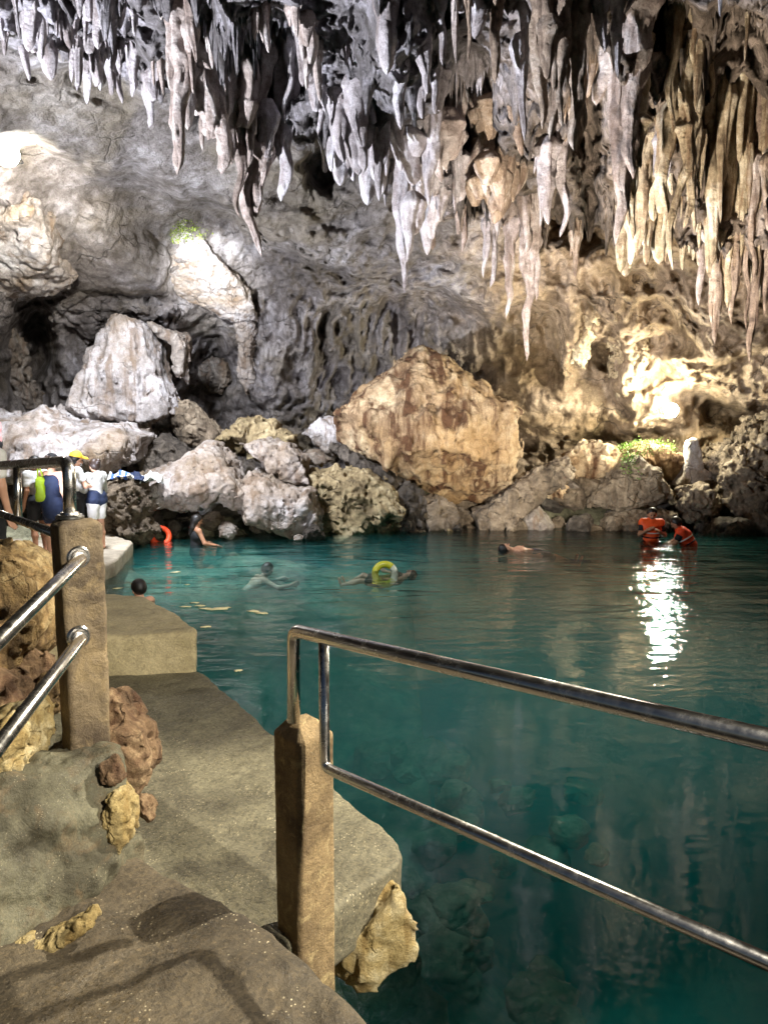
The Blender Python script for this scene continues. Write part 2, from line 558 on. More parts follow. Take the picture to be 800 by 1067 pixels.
def water_mat():
    m = NT('pool_water')
    t = m.t
    t.nodes.remove(m.bsdf)
    p = m.pos((1, 1.0, 1))
    pr = m.pos((0.55, 1.7, 1))
    h = m.math('ADD', m.math('MULTIPLY', m.noise(pr, 2.2, 3, 0.5, 0.6), 1.0), m.math('MULTIPLY', m.noise(p, 9, 3, 0.55, 0.4), 0.28))
    calm = m.ramp(m.noise(p, 0.35, 3, 0.5), [(0.35, (0.35,) * 3), (0.65, (1, 1, 1))])
    h = m.math('ADD', h, m.math('MULTIPLY', m.noise(m.pos((0.3, 1.0, 1)), 0.9, 3, 0.5, 0.8), 1.6))
    sxy = m.n('ShaderNodeSeparateXYZ')
    m.l(p, sxy.inputs[0])
    far = m.n('ShaderNodeMapRange')
    m.l(sxy.outputs[1], far.inputs[0])
    for q_, v_ in zip((1, 2, 3, 4), (6.0, 13.0, 0.18, 2.1)):
        far.inputs[q_].default_value = v_
    h = m.math('MULTIPLY', m.math('MULTIPLY', h, calm), far.outputs[0])
    nrm = m.bump(h, 0.35, 0.09)
    fr = m.n('ShaderNodeFresnel')
    fr.inputs['IOR'].default_value = 1.33
    m.l(nrm, fr.inputs['Normal'])
    gl = m.n('ShaderNodeBsdfGlossy')
    gl.inputs['Roughness'].default_value = 0.04
    m.l(nrm, gl.inputs['Normal'])
    tr = m.n('ShaderNodeBsdfTransparent')
    mx = m.n('ShaderNodeMixShader')
    m.l(fr.outputs[0], mx.inputs[0])
    m.l(tr.outputs[0], mx.inputs[1])
    m.l(gl.outputs[0], mx.inputs[2])
    m.l(mx.outputs[0], m.out.inputs['Surface'])
    va = m.n('ShaderNodeVolumeAbsorption')
    va.inputs['Color'].default_value = (0.03, 0.70, 0.70, 1)
    va.inputs['Density'].default_value = 0.62
    vs = m.n('ShaderNodeVolumeScatter')
    vs.inputs['Color'].default_value = (0.10, 0.68, 0.64, 1)
    vs.inputs['Density'].default_value = 0.17
    ad = m.n('ShaderNodeAddShader')
    m.l(va.outputs[0], ad.inputs[0])
    m.l(vs.outputs[0], ad.inputs[1])
    m.l(ad.outputs[0], m.out.inputs['Volume'])
    return m.m


M['water'] = water_mat()

# ------------------------------------------------------------------ the cave shell
ELC = np.array([0.0, 8.0, 0.0])
ELR = np.array([12.3, 14.6, 9.1])
LIP_X = [-400, 0, 60, 110, 165, 210, 250, 300, 340, 390, 440, 500, 560, 620, 700, 800, 1200]
LIP_Y = [20, 50, 70, 88, 95, 120, 140, 150, 150, 190, 215, 225, 240, 255, 265, 285, 300]


def ell_depth(d):
    """distance along unit ray(s) d from the camera to the ellipsoid"""
    a = ((d / ELR) ** 2).sum(-1)
    q = (CAM - ELC) / ELR
    b = 2 * (d / ELR) @ q
    c = q @ q - 1
    return (-b + np.sqrt(b * b - 4 * a * c)) / (2 * a)


BUMPS = [  # px, py, sx, sy, metres (+ deeper), power
    (34, 375, 20, 48, 3.8, 1), (85, 345, 40, 40, 0.9, 1), (225, 380, 26, 40, 1.6, 1), (190, 462, 30, 22, 1.6, 1),
    (785, 437, 50, 14, 2.4, 1), (740, 420, 22, 16, 1.0, 1), (560, 425, 75, 50, -1.2, 1), (640, 335, 42, 30, -0.9, 1),
    (628, 372, 11, 18, 1.5, 1), (650, 400, 18, 28, -1.0, 1), (722, 380, 34, 18, -1.1, 1), (300, 390, 40, 60, -1.0, 2),
    (590, 350, 12, 45, -0.8, 1), (430, 320, 60, 40, 1.0, 1), (690, 450, 30, 20, 0.4, 1), (755, 340, 50, 34, -1.0, 2), (664, 446, 22, 16, -0.9, 1), (693, 430, 28, 24, -1.1, 1),
    (280, 62, 40, 48, 3.4, 2), (212, 50, 12, 60, 2.0, 1), (490, 120, 24, 62, 3.2, 2), (540, 200, 50, 34, 2.6, 2), (613, 120, 15, 110, 3.2, 2),
    (600, 225, 46, 34, 2.4, 2), (680, 20, 40, 22, 2.0, 2), (775, 110, 52, 95, 3.0, 2), (415, 60, 44, 62, -1.0, 2), (655, 90, 14, 70, -0.7, 1), (340, 175, 24, 30, 2.2, 2), (130, 60, 14, 20, 1.6, 1),
]


def shell_fields(d):
    """unit rays -> (depth, near weight, px, py); the depth before fine relief"""
    f = d @ FWD
    ok = f > 0.25
    fs = np.where(ok, f, 0.25)
    px = np.clip(CX + F * (d @ RIGHT) / fs, -900, 1700)
    py = np.clip(CY - F * (d @ UP) / fs, -1500, 1500)
    base = ell_depth(d)
    P0 = CAM + d * base[:, None]
    wob = fbm(P0 * 0.9, 3) * 45
    lip = np.interp(px, LIP_X, LIP_Y) + wob - 12
    wn = 1 / (1 + np.exp(-np.clip((lip - py) / 5.0, -40, 40)))
    lip2 = np.interp(px, [-900, -40, 0, 30, 60, 95, 140, 170, 215, 260, 330, 420, 520, 640, 720, 1700], [160, 160, 150, 148, 158, 168, 180, 196, 200, 232, 280, 300, 322, 310, 330, 330]) + 0.5 * wob
    w2 = 1 / (1 + np.exp(-np.clip((lip2 - py) / 4.0, -40, 40)))
    w2 *= np.where(px > 330, np.clip(1 - (px - 330) / 400, 0.35, 1), 1)
    D = base * ((1.05 - 0.085 * w2) * (1 - wn) + 0.84 * wn)
    wx = 14 * fbm(P0 * 0.8 + 31, 3) + 6 * fbm(P0 * 2.6 + 3, 2)
    wy = 14 * fbm(P0 * 0.8 + 77, 3) + 6 * fbm(P0 * 2.6 + 9, 2)
    for bx, by, sx, sy, am, pw in BUMPS:
        D = D + am * np.exp(-(((px + wx - bx) / sx) ** 2 + ((py + wy - by) / sy) ** 2) ** pw)
    return D, wn, px, py


SHELL = {}


def shell_hit(px, py):
    """the finished rock surface seen at a pixel: point and near weight"""
    d = ray(px, py)
    a = math.degrees(math.atan2(d[0], d[1]))
    e = math.degrees(math.atan2(d[2], math.hypot(d[0], d[1])))
    i = int(np.argmin(np.abs(SHELL['az'] - a)))
    j = int(np.argmin(np.abs(SHELL['el'] - e)))
    return SHELL['P'][i, j], SHELL['wn'][i, j]


def roof_hit(px, py):
    """the roof surface at a pixel, or the nearest roof above it"""
    for k in range(60):
        P, w = shell_hit(px, py)
        if w > 0.6:
            break
        py -= 4
    return P, py


def embed(P, emb=0.45):
    while emb < 5:
        Qp = P + np.array([0, 0, emb])
        a, b = project(Qp[None, :])
        H, w = shell_hit(a[0], b[0])
        if np.linalg.norm(H - CAM) < np.linalg.norm(Qp - CAM) - 0.45:
            break
        emb += 0.15
    return emb + 0.35


def build_shell():
    az = np.concatenate([np.arange(-102, -31, 1.4), np.arange(-31, 31, 0.105), np.arange(31, 102.1, 1.4)])
    el = np.concatenate([np.arange(-24, -5, 0.8), np.arange(-5, 29.5, 0.105), np.arange(29.5, 88, 1.4)])
    A, E = np.meshgrid(np.radians(az), np.radians(el), indexing='ij')
    d = np.stack([np.sin(A) * np.cos(E), np.cos(A) * np.cos(E), np.sin(E)], -1).reshape(-1, 3)
    D, wn, px, py = shell_fields(d)
    P = CAM + d * D[:, None]
    # relief, in metres along the view of the wall
    smooth_zone = np.exp(-((px - 120) / 190) ** 2 - ((py - 165) / 75) ** 2)      # the plain grey vault on the left
    smooth_right = np.exp(-((px - 575) / 85) ** 2 - ((py - 420) / 60) ** 2)
    k = (1 - 0.88 * np.clip(smooth_zone * 1.3, 0, 1)) * (1 - 0.7 * smooth_right)
    rel = 1.0 * fbm(P * 0.38, 3) * k + 0.55 * (billow(P * np.array([1.1, 1.1, 0.8]), 4) - 0.25) * k
    f1, f2 = worley3(P * np.array([0.9, 0.9, 1.1]) + 0.35 * fbm(P * 1.3, 2)[:, None])
    rel += -0.28 * np.clip(f2 - f1, 0, 0.6) * k
    rel += 0.16 * fbm(P * 3.0, 4, 0.6) * (0.35 + 0.65 * k)
    rel += -0.22 * (1 - np.abs(2 * perlin(P * 1.7 + 5))) * k - 0.10 * (1 - np.abs(2 * perlin(P * 4.3 + 8))) * k
    g1, g2 = worley3(P * np.array([1.9, 1.9, 2.6]) + 0.5 * fbm(P * 2.3, 2)[:, None], 7)
    rel += 0.16 * (g1 - 0.4) * k
    ledge = fbm(P * np.array([0.5, 0.5, 2.6]), 3)
    rel += 0.16 * ledge * (1 - wn)
    st = P[:, 2] * 0.85 + 1.5 * fbm(P * np.array([0.35, 0.35, 0.2]) + 40, 3) + 0.2 * fbm(P * 1.7, 2)
    saw = st - np.floor(st)
    saw = np.where(saw < 0.85, saw / 0.85, (1 - saw) / 0.15)
    rel += -0.55 * (saw - 0.5) * (1 - wn) * np.clip(0.3 + 1.6 * fbm(P * 0.3 + 9, 2), 0, 1) * k
    flute = billow(P * np.array([3.2, 3.2, 0.45]), 3)
    fz = np.clip(np.exp(-((px - 350) / 130) ** 2 - ((py - 340) / 95) ** 2) + np.exp(-((px - 690) / 120) ** 2 - ((py - 320) / 60) ** 2) + 0.4 * wn, 0, 1)
    rel *= 1 - 0.55 * fz * (1 - wn)
    rel += 1.5 * (billow(P * np.array([1.5, 1.5, 0.2]) + 0.3 * fbm(P * 0.8, 2)[:, None], 2) - 0.25) * fz * (1 - wn)
    rel += 0.8 * (flute - 0.2) * fz + 0.10 * (billow(P * np.array([8, 8, 0.8]), 2) - 0.2) * fz
    D2 = D + rel
    P = CAM + d * D2[:, None]
    # little drips hanging from the near vault
    f, v = worley2(P[:, 0] / 0.34, P[:, 1] / 0.42)
    zone = np.clip(0.35 + 1.5 * fbm(P * 0.7, 2), 0, 1) * wn
    drip = np.clip(1 - f / 0.52, 0, 1) ** 1.4 * (0.15 + 1.1 * v ** 2) * zone
    f, v = worley2(P[:, 0] / 0.16, P[:, 1] / 0.2, 5)
    drip += np.clip(1 - f / 0.55, 0, 1) ** 1.3 * (0.05 + 0.3 * v) * zone
    P[:, 2] -= drip
    P += d * (wn * (0.10 * fbm(P * np.array([7, 7, 2.5]), 3) + 0.05 * fbm(P * 14, 2)))[:, None]
    na, ne = A.shape
    SHELL.update(az=az, el=el, P=P.reshape(na, ne, 3), wn=wn.reshape(na, ne))
    ids = np.arange(na * ne).reshape(na, ne)
    Q = np.stack([ids[:-1, :-1], ids[:-1, 1:], ids[1:, 1:], ids[1:, :-1]], -1).reshape(-1, 4)
    up = wn[Q].mean(1) > 0.5
    for nm, sel, mt, lb in (('cave_ceiling', up, 'ceiling', 'jagged grey cave roof thick with stalactites'), ('cave_wall', ~up, 'cave', 'folded grey and tan limestone wall around the pool')):
        q = Q[sel]
        used, inv = np.unique(q, return_inverse=True)
        me = quad_mesh(nm, P[used], inv.reshape(-1, 4))
        tag(link(nm, me, M[mt]), lb, 'cave', kind='structure')


build_shell()


def shell_point(px, py):
    d = ray(px, py)
    d = d / np.linalg.norm(d)
    D, wn, _, _ = shell_fields(d[None, :])
    return CAM + d * D[0], wn[0]


# ------------------------------------------------------------------ stalactites
def stalactite_mesh(name, L, w, seed, lobes=3, flare=1.6, depth=0.8):
    """hangs from z=0 to z=-L, w = width near the top; many fused drips of unequal length"""
    r_ = np.random.default_rng(seed)
    Vs, Qs, off = [], [], 0
    n = 1 + lobes * 2
    for k in range(n):
        main = k == 0
        z0 = 0.0
        if main:
            l, rad, ox, oy = L, w * 0.34, 0.0, 0.0
        else:
            z0 = L * r_.uniform(0.0, 0.55) if k % 2 == 0 else 0.0
            l = L * (r_.uniform(0.3, 0.95) if k % 2 else r_.uniform(0.2, 0.6))
            rad = w * r_.uniform(0.13, 0.30)
            ox = r_.uniform(-0.5, 0.5) * w
            oy = r_.uniform(-0.4, 0.3) * w
            if z0:
                l = min(l, (L - z0) * r_.uniform(0.5, 0.95))
                ox *= 0.75
                oy -= 0.12 * w
        nr, ns = max(24, int(l / 0.03)), 20
        t = np.linspace(0, 1, nr)[:, None]
        th = np.linspace(0, 2 * np.pi, ns, endpoint=False)[None, :]
        prof = rad * (0.16 + 0.84 * (1 - t) ** r_.uniform(0.55, 1.0) + (flare - 1) * np.exp(-t * l / (0.6 * w)))
        prof = prof * np.clip(t * l / (0.5 * w) + 0.35, 0, 1)
        prof = prof * np.where(t > 0.96, (1 - t) / 0.04 * 0.85 + 0.15, 1)
        zz = -t * l - z0
        ph = r_.uniform(0, 50, 3)
        cs, sn = np.cos(th) * np.ones_like(t), np.sin(th) * np.ones_like(t)
        zf = zz * np.ones_like(th)
        fl = fbm(np.stack([cs * 1.5 + ph[0], sn * 1.5 + ph[1], zf * 0.7], -1).reshape(-1, 3), 3).reshape(nr, ns)
        rib = billow(np.stack([cs * 2.6 + ph[1], sn * 2.6 + ph[2], zf * 0.55], -1).reshape(-1, 3), 2).reshape(nr, ns)
        lump = fbm(np.stack([cs * 1.2 + ph[2], sn * 1.2 + ph[0], zf * 4.2], -1).reshape(-1, 3), 3).reshape(nr, ns)
        kn = fbm(np.stack([zz[:, 0] * 1.9 + seed, np.full(nr, k * 3.3), np.zeros(nr)], 1), 3)[:, None]
        rr = prof * np.clip(1 + 0.6 * fl + 0.8 * (rib - 0.25) + 0.5 * lump + 0.6 * kn, 0.25, 2)
        bend = fbm(np.stack([zz[:, 0] * 0.9, np.full(nr, seed * 1.7 + k), np.zeros(nr)], 1), 2)[:, None] * w * 0.55 * t ** 0.5
        x = np.cos(th) * rr + ox * (1 - 0.35 * t * l / L) + bend
        y = np.sin(th) * rr * depth + oy
        Vs.append(np.stack([x, y, zf], -1).reshape(-1, 3))
        ids = np.arange(nr * ns).reshape(nr, ns) + off
        nxt = np.roll(ids, -1, axis=1)
        Qs.append(np.stack([ids[:-1], ids[1:], nxt[1:], nxt[:-1]], -1).reshape(-1, 4))
        off += nr * ns
    return quad_mesh(name, np.concatenate(Vs), np.concatenate(Qs))


ST = [  # tip px, tip py, top py, width px, lobes, material, label
    (194, 181, -5, 26, 2, 'pink', 'longest pale pink stalactite on the left, dropping straight from the roof edge'),
    (262, 268, 128, 27, 2, 'pink', 'long pale stalactite tapering to a thin point above the mossy white outcrop'),
    (230, 181, 80, 34, 4, 'pink', 'ragged pink stalactite curtain between the two longest stalactites on the left'),
    (297, 209, 105, 27, 3, 'lilac', 'broad pale stalactite just right of the long thin pointed one on the left'),
    (155, 133, 74, 20, 3, 'lilac', 'stubby lilac grey stalactite in front of the plain grey vault'),
    (120, 108, 52, 17, 3, 'lilac', 'small lilac stalactite at the lower edge of the left roof fringe'),
    (98, 90, 45, 20, 4, 'lilac', 'fringed cluster of short grey drips on the left roof edge'),
    (78, 94, 48, 14, 2, 'lilac', 'short forked grey stalactite at the left end of the roof fringe'),
    (80, 20, -25, 17, 2, 'lilac', 'pointed grey stalactite at the top left corner of the cave roof'),
    (286, 95, 28, 24, 4, 'lilac', 'pale fluted stalactite tuft high in the dark hollow left of centre'),
    (213, 157, 78, 14, 2, 'pink', 'slim pink stalactite close beside the longest one on the left'),
    (279, 166, 88, 17, 3, 'pink', 'mottled pink stalactite hanging behind the long thin pointed one'),
    (374, 181, 98, 25, 4, 'lilac', 'pale hooked stalactite tuft left of the bluish centre of the roof'),
    (355, 164, 108, 13, 2, 'lilac', 'thin lilac stalactite beside the pale hooked tuft'),
    (396, 209, 128, 13, 2, 'lilac', 'narrow grey stalactite just left of the long central column'),
    (420, 305, 158, 19, 2, 'lilac', 'long straight central stalactite like a pale column, reaching lowest in the middle'),
    (446, 216, 128, 18, 2, 'lilac', 'bluish grey stalactite just right of the long central column'),
    (463, 190, 118, 26, 3, 'pink', 'short broad pale stalactite with a torn hem in the centre'),
    (500, 206, 122, 22, 2, 'pink', 'isolated pale carrot shaped stalactite against the black hollow'),
    (512, 300, 192, 13, 2, 'lilac', 'thin grey stalactite hanging low right of the long central column'),
    (446, 260, 225, 15, 1, 'brownst', 'stubby detached looking brownish stalactite low in the centre'),
    (582, 247, 148, 18, 2, 'lilac', 'white bluish stalactite tapering below the brown column pair'),
    (561, 236, 160, 11, 3, 'lilac', 'thin knobbly grey stalactite left of the white bluish one'),
    (486, 62, -20, 12, 2, 'brownst', 'thin brown edged stalactite at the top centre beside the bluish mass'),
    (474, 66, -20, 10, 2, 'pink', 'slender pale stalactite at the top centre beside a brown edged one'),
    (516, 86, -20, 18, 3, 'brownst', 'brown and cream stalactite with three points at the top centre'),
    (547, 146, 10, 18, 2, 'lilac', 'long pale stalactite on the left of the brown column pair'),
    (574, 146, -25, 26, 3, 'brownst', 'heavy brown stalactite column, the left one of the brown pair at the top'),
    (600, 156, -25, 27, 3, 'brownst', 'heavy pinkish brown stalactite column, the right one of the brown pair at the top'),
    (545, 376, 235, 16, 3, 'pink', 'long fluted cream stalactite hanging lowest against the far wall'),
    (529, 332, 232, 14, 2, 'pink', 'cream stalactite left of the lowest fluted one against the far wall'),
    (628, 53, -20, 28, 2, 'lilac', 'blunt white stalactite at the top right of the dark gap'),
    (641, 82, -10, 18, 2, 'lilac', 'grey pointed stalactite beside the blunt white one at the top'),
    (640, 256, 82, 27, 3, 'pink', 'wide grey pink stalactite on the left side of the yellow group'),
    (659, 250, 95, 16, 2, 'yellowst', 'narrow ochre stalactite next to the wide grey pink one'),
    (671, 268, 28, 22, 4, 'yellowst', 'tall ochre stalactite with many ribs in the middle of the yellow group'),
    (690, 150, 30, 26, 3, 'yellowst', 'upper ochre stalactite with a bright smooth front in the yellow group'),
    (688, 212, 130, 15, 2, 'lilac', 'bluish grey stalactite tucked inside the yellow group'),
    (705, 281, 60, 20, 3, 'yellowst', 'longest ochre stalactite of the yellow group, ending in a pale tip'),
    (721, 243, 78, 17, 2, 'yellowst', 'ochre ribbed stalactite on the right side of the yellow group'),
    (729, 117, 45, 12, 1, 'yellowst', 'short hooked yellow stalactite right above the yellow group'),
    (775, 64, 10, 9, 1, 'yellowst', 'small bright drip alone in the dark roof at the top right'),
    (752, 17, -25, 11, 1, 'lilac', 'tiny white drip at the very top right of the dark roof'),
    (783, 216, 165, 11, 2, 'yellowst', 'small pale stalactite alone against the black roof on the right'),
    (747, 300, 150, 28, 4, 'pink', 'lumpy lilac stalactite mass right of the yellow group'),
    (783, 380, 238, 17, 3, 'brownst', 'long brown stalactite nearly touching the right wall'),
    (743, 358, 252, 14, 3, 'brownst', 'ribbed brown stalactite left of the long one by the right wall'),
    (764, 338, 245, 13, 2, 'brownst', 'thin brown stalactite between two longer ones by the right wall'),
    (727, 318, 240, 12, 2, 'pink', 'slim greyish stalactite below the yellow group'),
    (695, 93, 20, 12, 2, 'yellowst', 'slim ochre stalactite at the head of the yellow group'),
    (795, 330, 225, 14, 2, 'brownst', 'brown stalactite cut by the right edge of the photo'),
    (250, 150, 95, 12, 2, 'lilac', 'short grey drip behind the root of the long thin pointed stalactite'),
    (315, 90, 35, 16, 3, 'lilac', 'ragged grey drip in the dark hollow left of the bluish centre'),
    (335, 140, 85, 16, 3, 'lilac', 'lilac drip cluster at the left foot of the bluish centre'),
    (415, 135, 85, 18, 3, 'lilac', 'bluish drip on the lower edge of the bluish centre'),
    (446, 98, 40, 22, 3, 'lilac', 'pale bluish icicle like curtain at the right edge of the bluish centre'),
    (20, 40, -10, 16, 3, 'lilac', 'small grey stalactite at the left edge of the roof fringe'),
    (45, 62, 15, 15, 2, 'lilac', 'short grey drip second from the left edge of the roof fringe'),
    (600, 290, 235, 10, 2, 'brownst', 'short brown drip above the flowstone arch'),
    (480, 262, 215, 10, 2, 'pink', 'short pale drip between the centre column and the thin low one'),
]
SW = 0.0
for i, (tx, ty, top, w, lobes, mt, lb) in enumerate(ST):
    P, top2 = roof_hit(tx, top)
    tip = PY(tx, ty, P[1])
    sc = P[1] / F
    L = P[2] - tip[2]
    emb = embed(P)
    me = stalactite_mesh('stalactite', L + emb, w * sc * 1.7, 11 + i * 3, lobes)
    o = link('stalactite', me, M[mt], loc=(tip[0], P[1], P[2] + emb))
    o.rotation_euler.z = random.uniform(-0.4, 0.4)
    tag(o, lb, 'stalactite', 'stalactites hanging from the cave roof')

# many lesser ones, copies of a few shapes
PROTO = [stalactite_mesh('small_stalactite', 1.0, 0.3, 400 + k, 1 + k % 4) for k in range(9)]
ZONES = [  # x0,x1,n,material,label,min/max length px
    (0, 160, 28, 'lilac', 'small grey drip in the fringe along the left roof edge', 18, 40),
    (160, 340, 25, 'pink', 'small pinkish drip among the long stalactites left of centre', 20, 50),
    (340, 500, 30, 'lilac', 'small lilac drip around the bluish centre of the roof', 22, 58),
    (500, 640, 23, 'brownst', 'small brownish drip in the dark roof around the brown column pair', 22, 60),
    (640, 800, 23, 'yellowst', 'small ochre drip in the dark roof around the yellow group', 22, 62),
]
for me in PROTO:
    me.materials.append(M['lilac'])
for x0, x1, n, mt, lb, l0, l1 in ZONES:
    for i in range(n):
        x = random.uniform(x0, x1)
        lipy = float(np.interp(x, LIP_X, LIP_Y))
        top = lipy - abs(random.gauss(0, 1)) * 45 - 8 if random.random() < 0.75 else random.uniform(-10, lipy)
        P, top = roof_hit(x, top)
        dd_ = ray(x, top) / np.linalg.norm(ray(x, top))
        if np.linalg.norm(P - CAM) > ell_depth(dd_[None, :])[0] * 0.84 + 1.0:
            continue
        sc = P[1] / F
        L = random.uniform(l0, l1) * sc
        w = L * random.uniform(0.55, 1.15)
        emb = embed(P, 0.3)
        o = link('stalactite', random.choice(PROTO), loc=(P[0], P[1], P[2] + emb))
        o.scale = (w / 0.3, w / 0.3, L + emb)
        o.rotation_euler.z = random.uniform(0, 6.28)
        o.material_slots[0].link = 'OBJECT'
        o.material_slots[0].material = M[mt]
        tag(o, lb, 'stalactite', lb.replace('small', 'small drips:') if False else 'small drips of ' + {'lilac': 'grey', 'pink': 'pink', 'brownst': 'brown', 'yellowst': 'ochre'}[mt] + (' at the left edge' if x1 == 160 else '') + ' limestone')


# ------------------------------------------------------------------ rocks
def rock(name, label, poly, Y, T, mat, seed, amp=0.13, freq=1.0, rnd=0.16, tilt=0.0, cuts=3, h=None, cat='rock', group=None, flute=0.0, pit=0.0, taper=0.3, kind=None, crag=1.0, wall=False, push=0.0):
    if group == G2 and wall:
        sp_ = np.array([shell_hit(x, y)[0] for x, y in poly if -20 < x < 820])
        sl, _ = np.polyfit(sp_[:, 2], sp_[:, 1], 1)
        tilt = float(np.clip(sl, -1.1, 0.5))
        Y = (float(np.mean(sp_[:, 1])) + 0.2 + push) / 1.115
    if Y > 10:
        Y *= 1.115
        T *= 1.1
        amp *= 1.25
    W = np.array([PY(x, y, Y) for x, y in poly])
    pts = W[:, [0, 2]]
    size = max(np.ptp(pts[:, 0]), np.ptp(pts[:, 1]))
    if h is None:
        h = min(max(size / 85, 0.024), 0.055)
    pad = amp * 1.6 + 3 * h
    zc = pts[:, 1].mean()
    dz = np.ptp(pts[:, 1]) / 2
    y0, y1 = Y - T - abs(tilt) * dz - pad, Y + T + abs(tilt) * dz + pad
    xs = np.arange(pts[:, 0].min() - pad, pts[:, 0].max() + pad + h, h)
    ys = np.arange(y0, y1 + h, h)
    zs = np.arange(pts[:, 1].min() - pad, pts[:, 1].max() + pad + h, h)
    X2, Z2 = np.meshgrid(xs, zs, indexing='ij')
    d2 = poly_sdf(pts, X2, Z2)
    inr = -d2.min() + 1e-6
    Te = T * (1 - taper + taper * np.sqrt(np.clip(-d2 / inr, 0, 1)))
    yc = Y + tilt * (Z2 - zc)
    a = d2[:, None, :] + rnd * T
    b = np.abs(ys[None, :, None] - yc[:, None, :]) - Te[:, None, :] + rnd * T
    Fv = np.hypot(np.maximum(a, 0), np.maximum(b, 0)) + np.minimum(np.maximum(a, b), 0) - rnd * T
    del a, b
    r_ = np.random.default_rng(seed)
    c = np.array([pts[:, 0].mean(), Y, zc])
    ext = np.array([np.ptp(pts[:, 0]) / 2, T, dz])
    for k in range(cuts):
        n = r_.normal(size=3) * np.array([0.7, 0.8, 0.7])
        n[1] = -abs(n[1]) - 0.25
        n /= np.linalg.norm(n)
        off = np.abs(n * ext).sum() * r_.uniform(0.5, 0.72)
        pl = (xs[:, None, None] - c[0]) * n[0] + (ys[None, :, None] - c[1]) * n[1] + (zs[None, None, :] - c[2]) * n[2] - off
        Fv = np.maximum(Fv, pl)
    m = np.abs(Fv) < pad
    I = np.argwhere(m)
    P = np.stack([xs[I[:, 0]], ys[I[:, 1]], zs[I[:, 2]]], 1)
    Ps = P + seed * 5.7
    nz = amp * (0.9 * fbm(Ps * freq, 3) + 0.9 * (0.25 - billow(Ps * freq * 2.1, 4)))
    f1, f2 = worley3(Ps * freq * 1.3)
    nz += amp * 0.5 * (np.clip(f2 - f1, 0, 0.5) - 0.25) * -1
    rdg = 1 - np.abs(2 * perlin(Ps * freq * 2.3 + 4))
    nz += crag * amp * 0.45 * (rdg ** 2 - 0.4)
    nz += -crag * amp * 0.35 * (1 - np.abs(2 * perlin(Ps * freq * 6.1 + 4)) - 0.5)
    g1, g2 = worley3(Ps * freq * 3.1, 9)
    nz += crag * amp * 0.28 * (g1 - 0.45)
    if flute:
        nz += flute * (billow(Ps * np.array([2.6, 2.6, 0.4]) * freq, 3) - 0.2)
    if pit:
        nz += pit * np.clip(fbm(Ps * freq * 5, 2) - 0.1, 0, 1)
    Fv[m] += nz
    V, Q = surface_nets(Fv, np.array([xs[0], ys[0], zs[0]]), h)
    V, cc = recentre(V)
    o = link(name, quad_mesh(name, V, Q), M[mat], loc=cc)
    tag(o, label, cat, group, kind)
    return o


G1 = 'rocks along the far shore'
G2 = 'outcrops of the cave wall'
rock('boulder', 'huge tan pyramid shaped boulder with dark brown vertical streaks at the pool edge',
     [(346, 458), (350, 432), (372, 408), (404, 386), (426, 366), (440, 360), (463, 371), (480, 388), (503, 400), (512, 412), (530, 417), (537, 428), (531, 450), (538, 468), (530, 500), (528, 521), (500, 528), (472, 526), (450, 515), (415, 492), (380, 472), (360, 466)],
     16.3, 1.3, 'tan', 1, amp=0.17, rnd=0.2, tilt=0.35, cuts=5, cat='boulder', group=G1, flute=0.22, crag=0.9)
rock('rock_outcrop', 'pale tent shaped rock standing on the ledge before the black grotto',
     [(84, 428), (88, 400), (97, 372), (110, 346), (120, 331), (146, 333), (158, 346), (162, 366), (170, 390), (182, 414), (186, 432), (170, 441), (140, 441), (105, 437)],
     16.2, 0.9, 'white', 2, amp=0.14, tilt=0.25, cuts=0, group=G2, flute=0.3, crag=0.6)
rock('rock_outcrop', 'thin hanging rock curtain joined to the top of the tent shaped rock',
     [(160, 338), (176, 344), (196, 350), (197, 372), (193, 398), (186, 392), (182, 362), (166, 350)], 16.5, 0.4, 'greywhite', 3, amp=0.12, cuts=1, group=G2, flute=0.2)
rock('rock_ledge', 'broad flat white ledge behind the group of people, towels lying on it',
     [(-90, 436), (-20, 428), (30, 431), (52, 424), (70, 434), (95, 443), (130, 443), (152, 455), (146, 474), (124, 491), (90, 484), (45, 496), (-90, 512)],
     14.9, 1.3, 'white', 4, amp=0.2, rnd=0.25, tilt=0.9, cuts=2, group=G1, pit=0.15)
rock('rock', 'rock in the shadow under the white ledge, the shade put into its dark colour', [(146, 476), (168, 452), (200, 470), (214, 484), (190, 500), (150, 502)], 15.6, 0.6, 'dark', 5, group=G1)  # only shade lies here; the dark stone colour stands for it
rock('rock', 'jagged white and rust stained rock in the left shore pile, peaked in the middle',
     [(146, 503), (160, 490), (188, 482), (204, 466), (222, 464), (238, 478), (250, 498), (262, 520), (250, 532), (228, 524), (206, 532), (180, 528), (156, 530), (146, 518)],
     14.6, 0.8, 'white', 6, amp=0.19, freq=1.2, tilt=0.5, cuts=4, group=G1, pit=0.12, crag=0.5)
rock('rock', 'pale pitted rock overhanging a dark hole at the right of the left shore pile',
     [(250, 462), (274, 456), (298, 466), (318, 478), (326, 506), (304, 503), (282, 494), (270, 480)], 15.2, 0.7, 'white', 7, amp=0.16, freq=1.2, tilt=0.6, cuts=4, group=G1, pit=0.12, crag=0.5)
rock('rock', 'big cream rock with a brown pitted flank at the waterline',
     [(246, 508), (262, 491), (282, 494), (300, 506), (322, 508), (333, 532), (333, 552), (308, 556), (282, 546), (256, 538), (246, 530)], 14.7, 0.9, 'white', 8, amp=0.18, freq=1.1, tilt=0.5, cuts=4, group=G1, pit=0.12, crag=0.5)
rock('rock', 'olive yellow lumpy boulder behind the left shore pile', [(228, 458), (248, 440), (266, 437), (290, 444), (308, 456), (309, 474), (280, 476), (240, 474)], 16.1, 0.7, 'olive', 9, amp=0.2, group=G1)
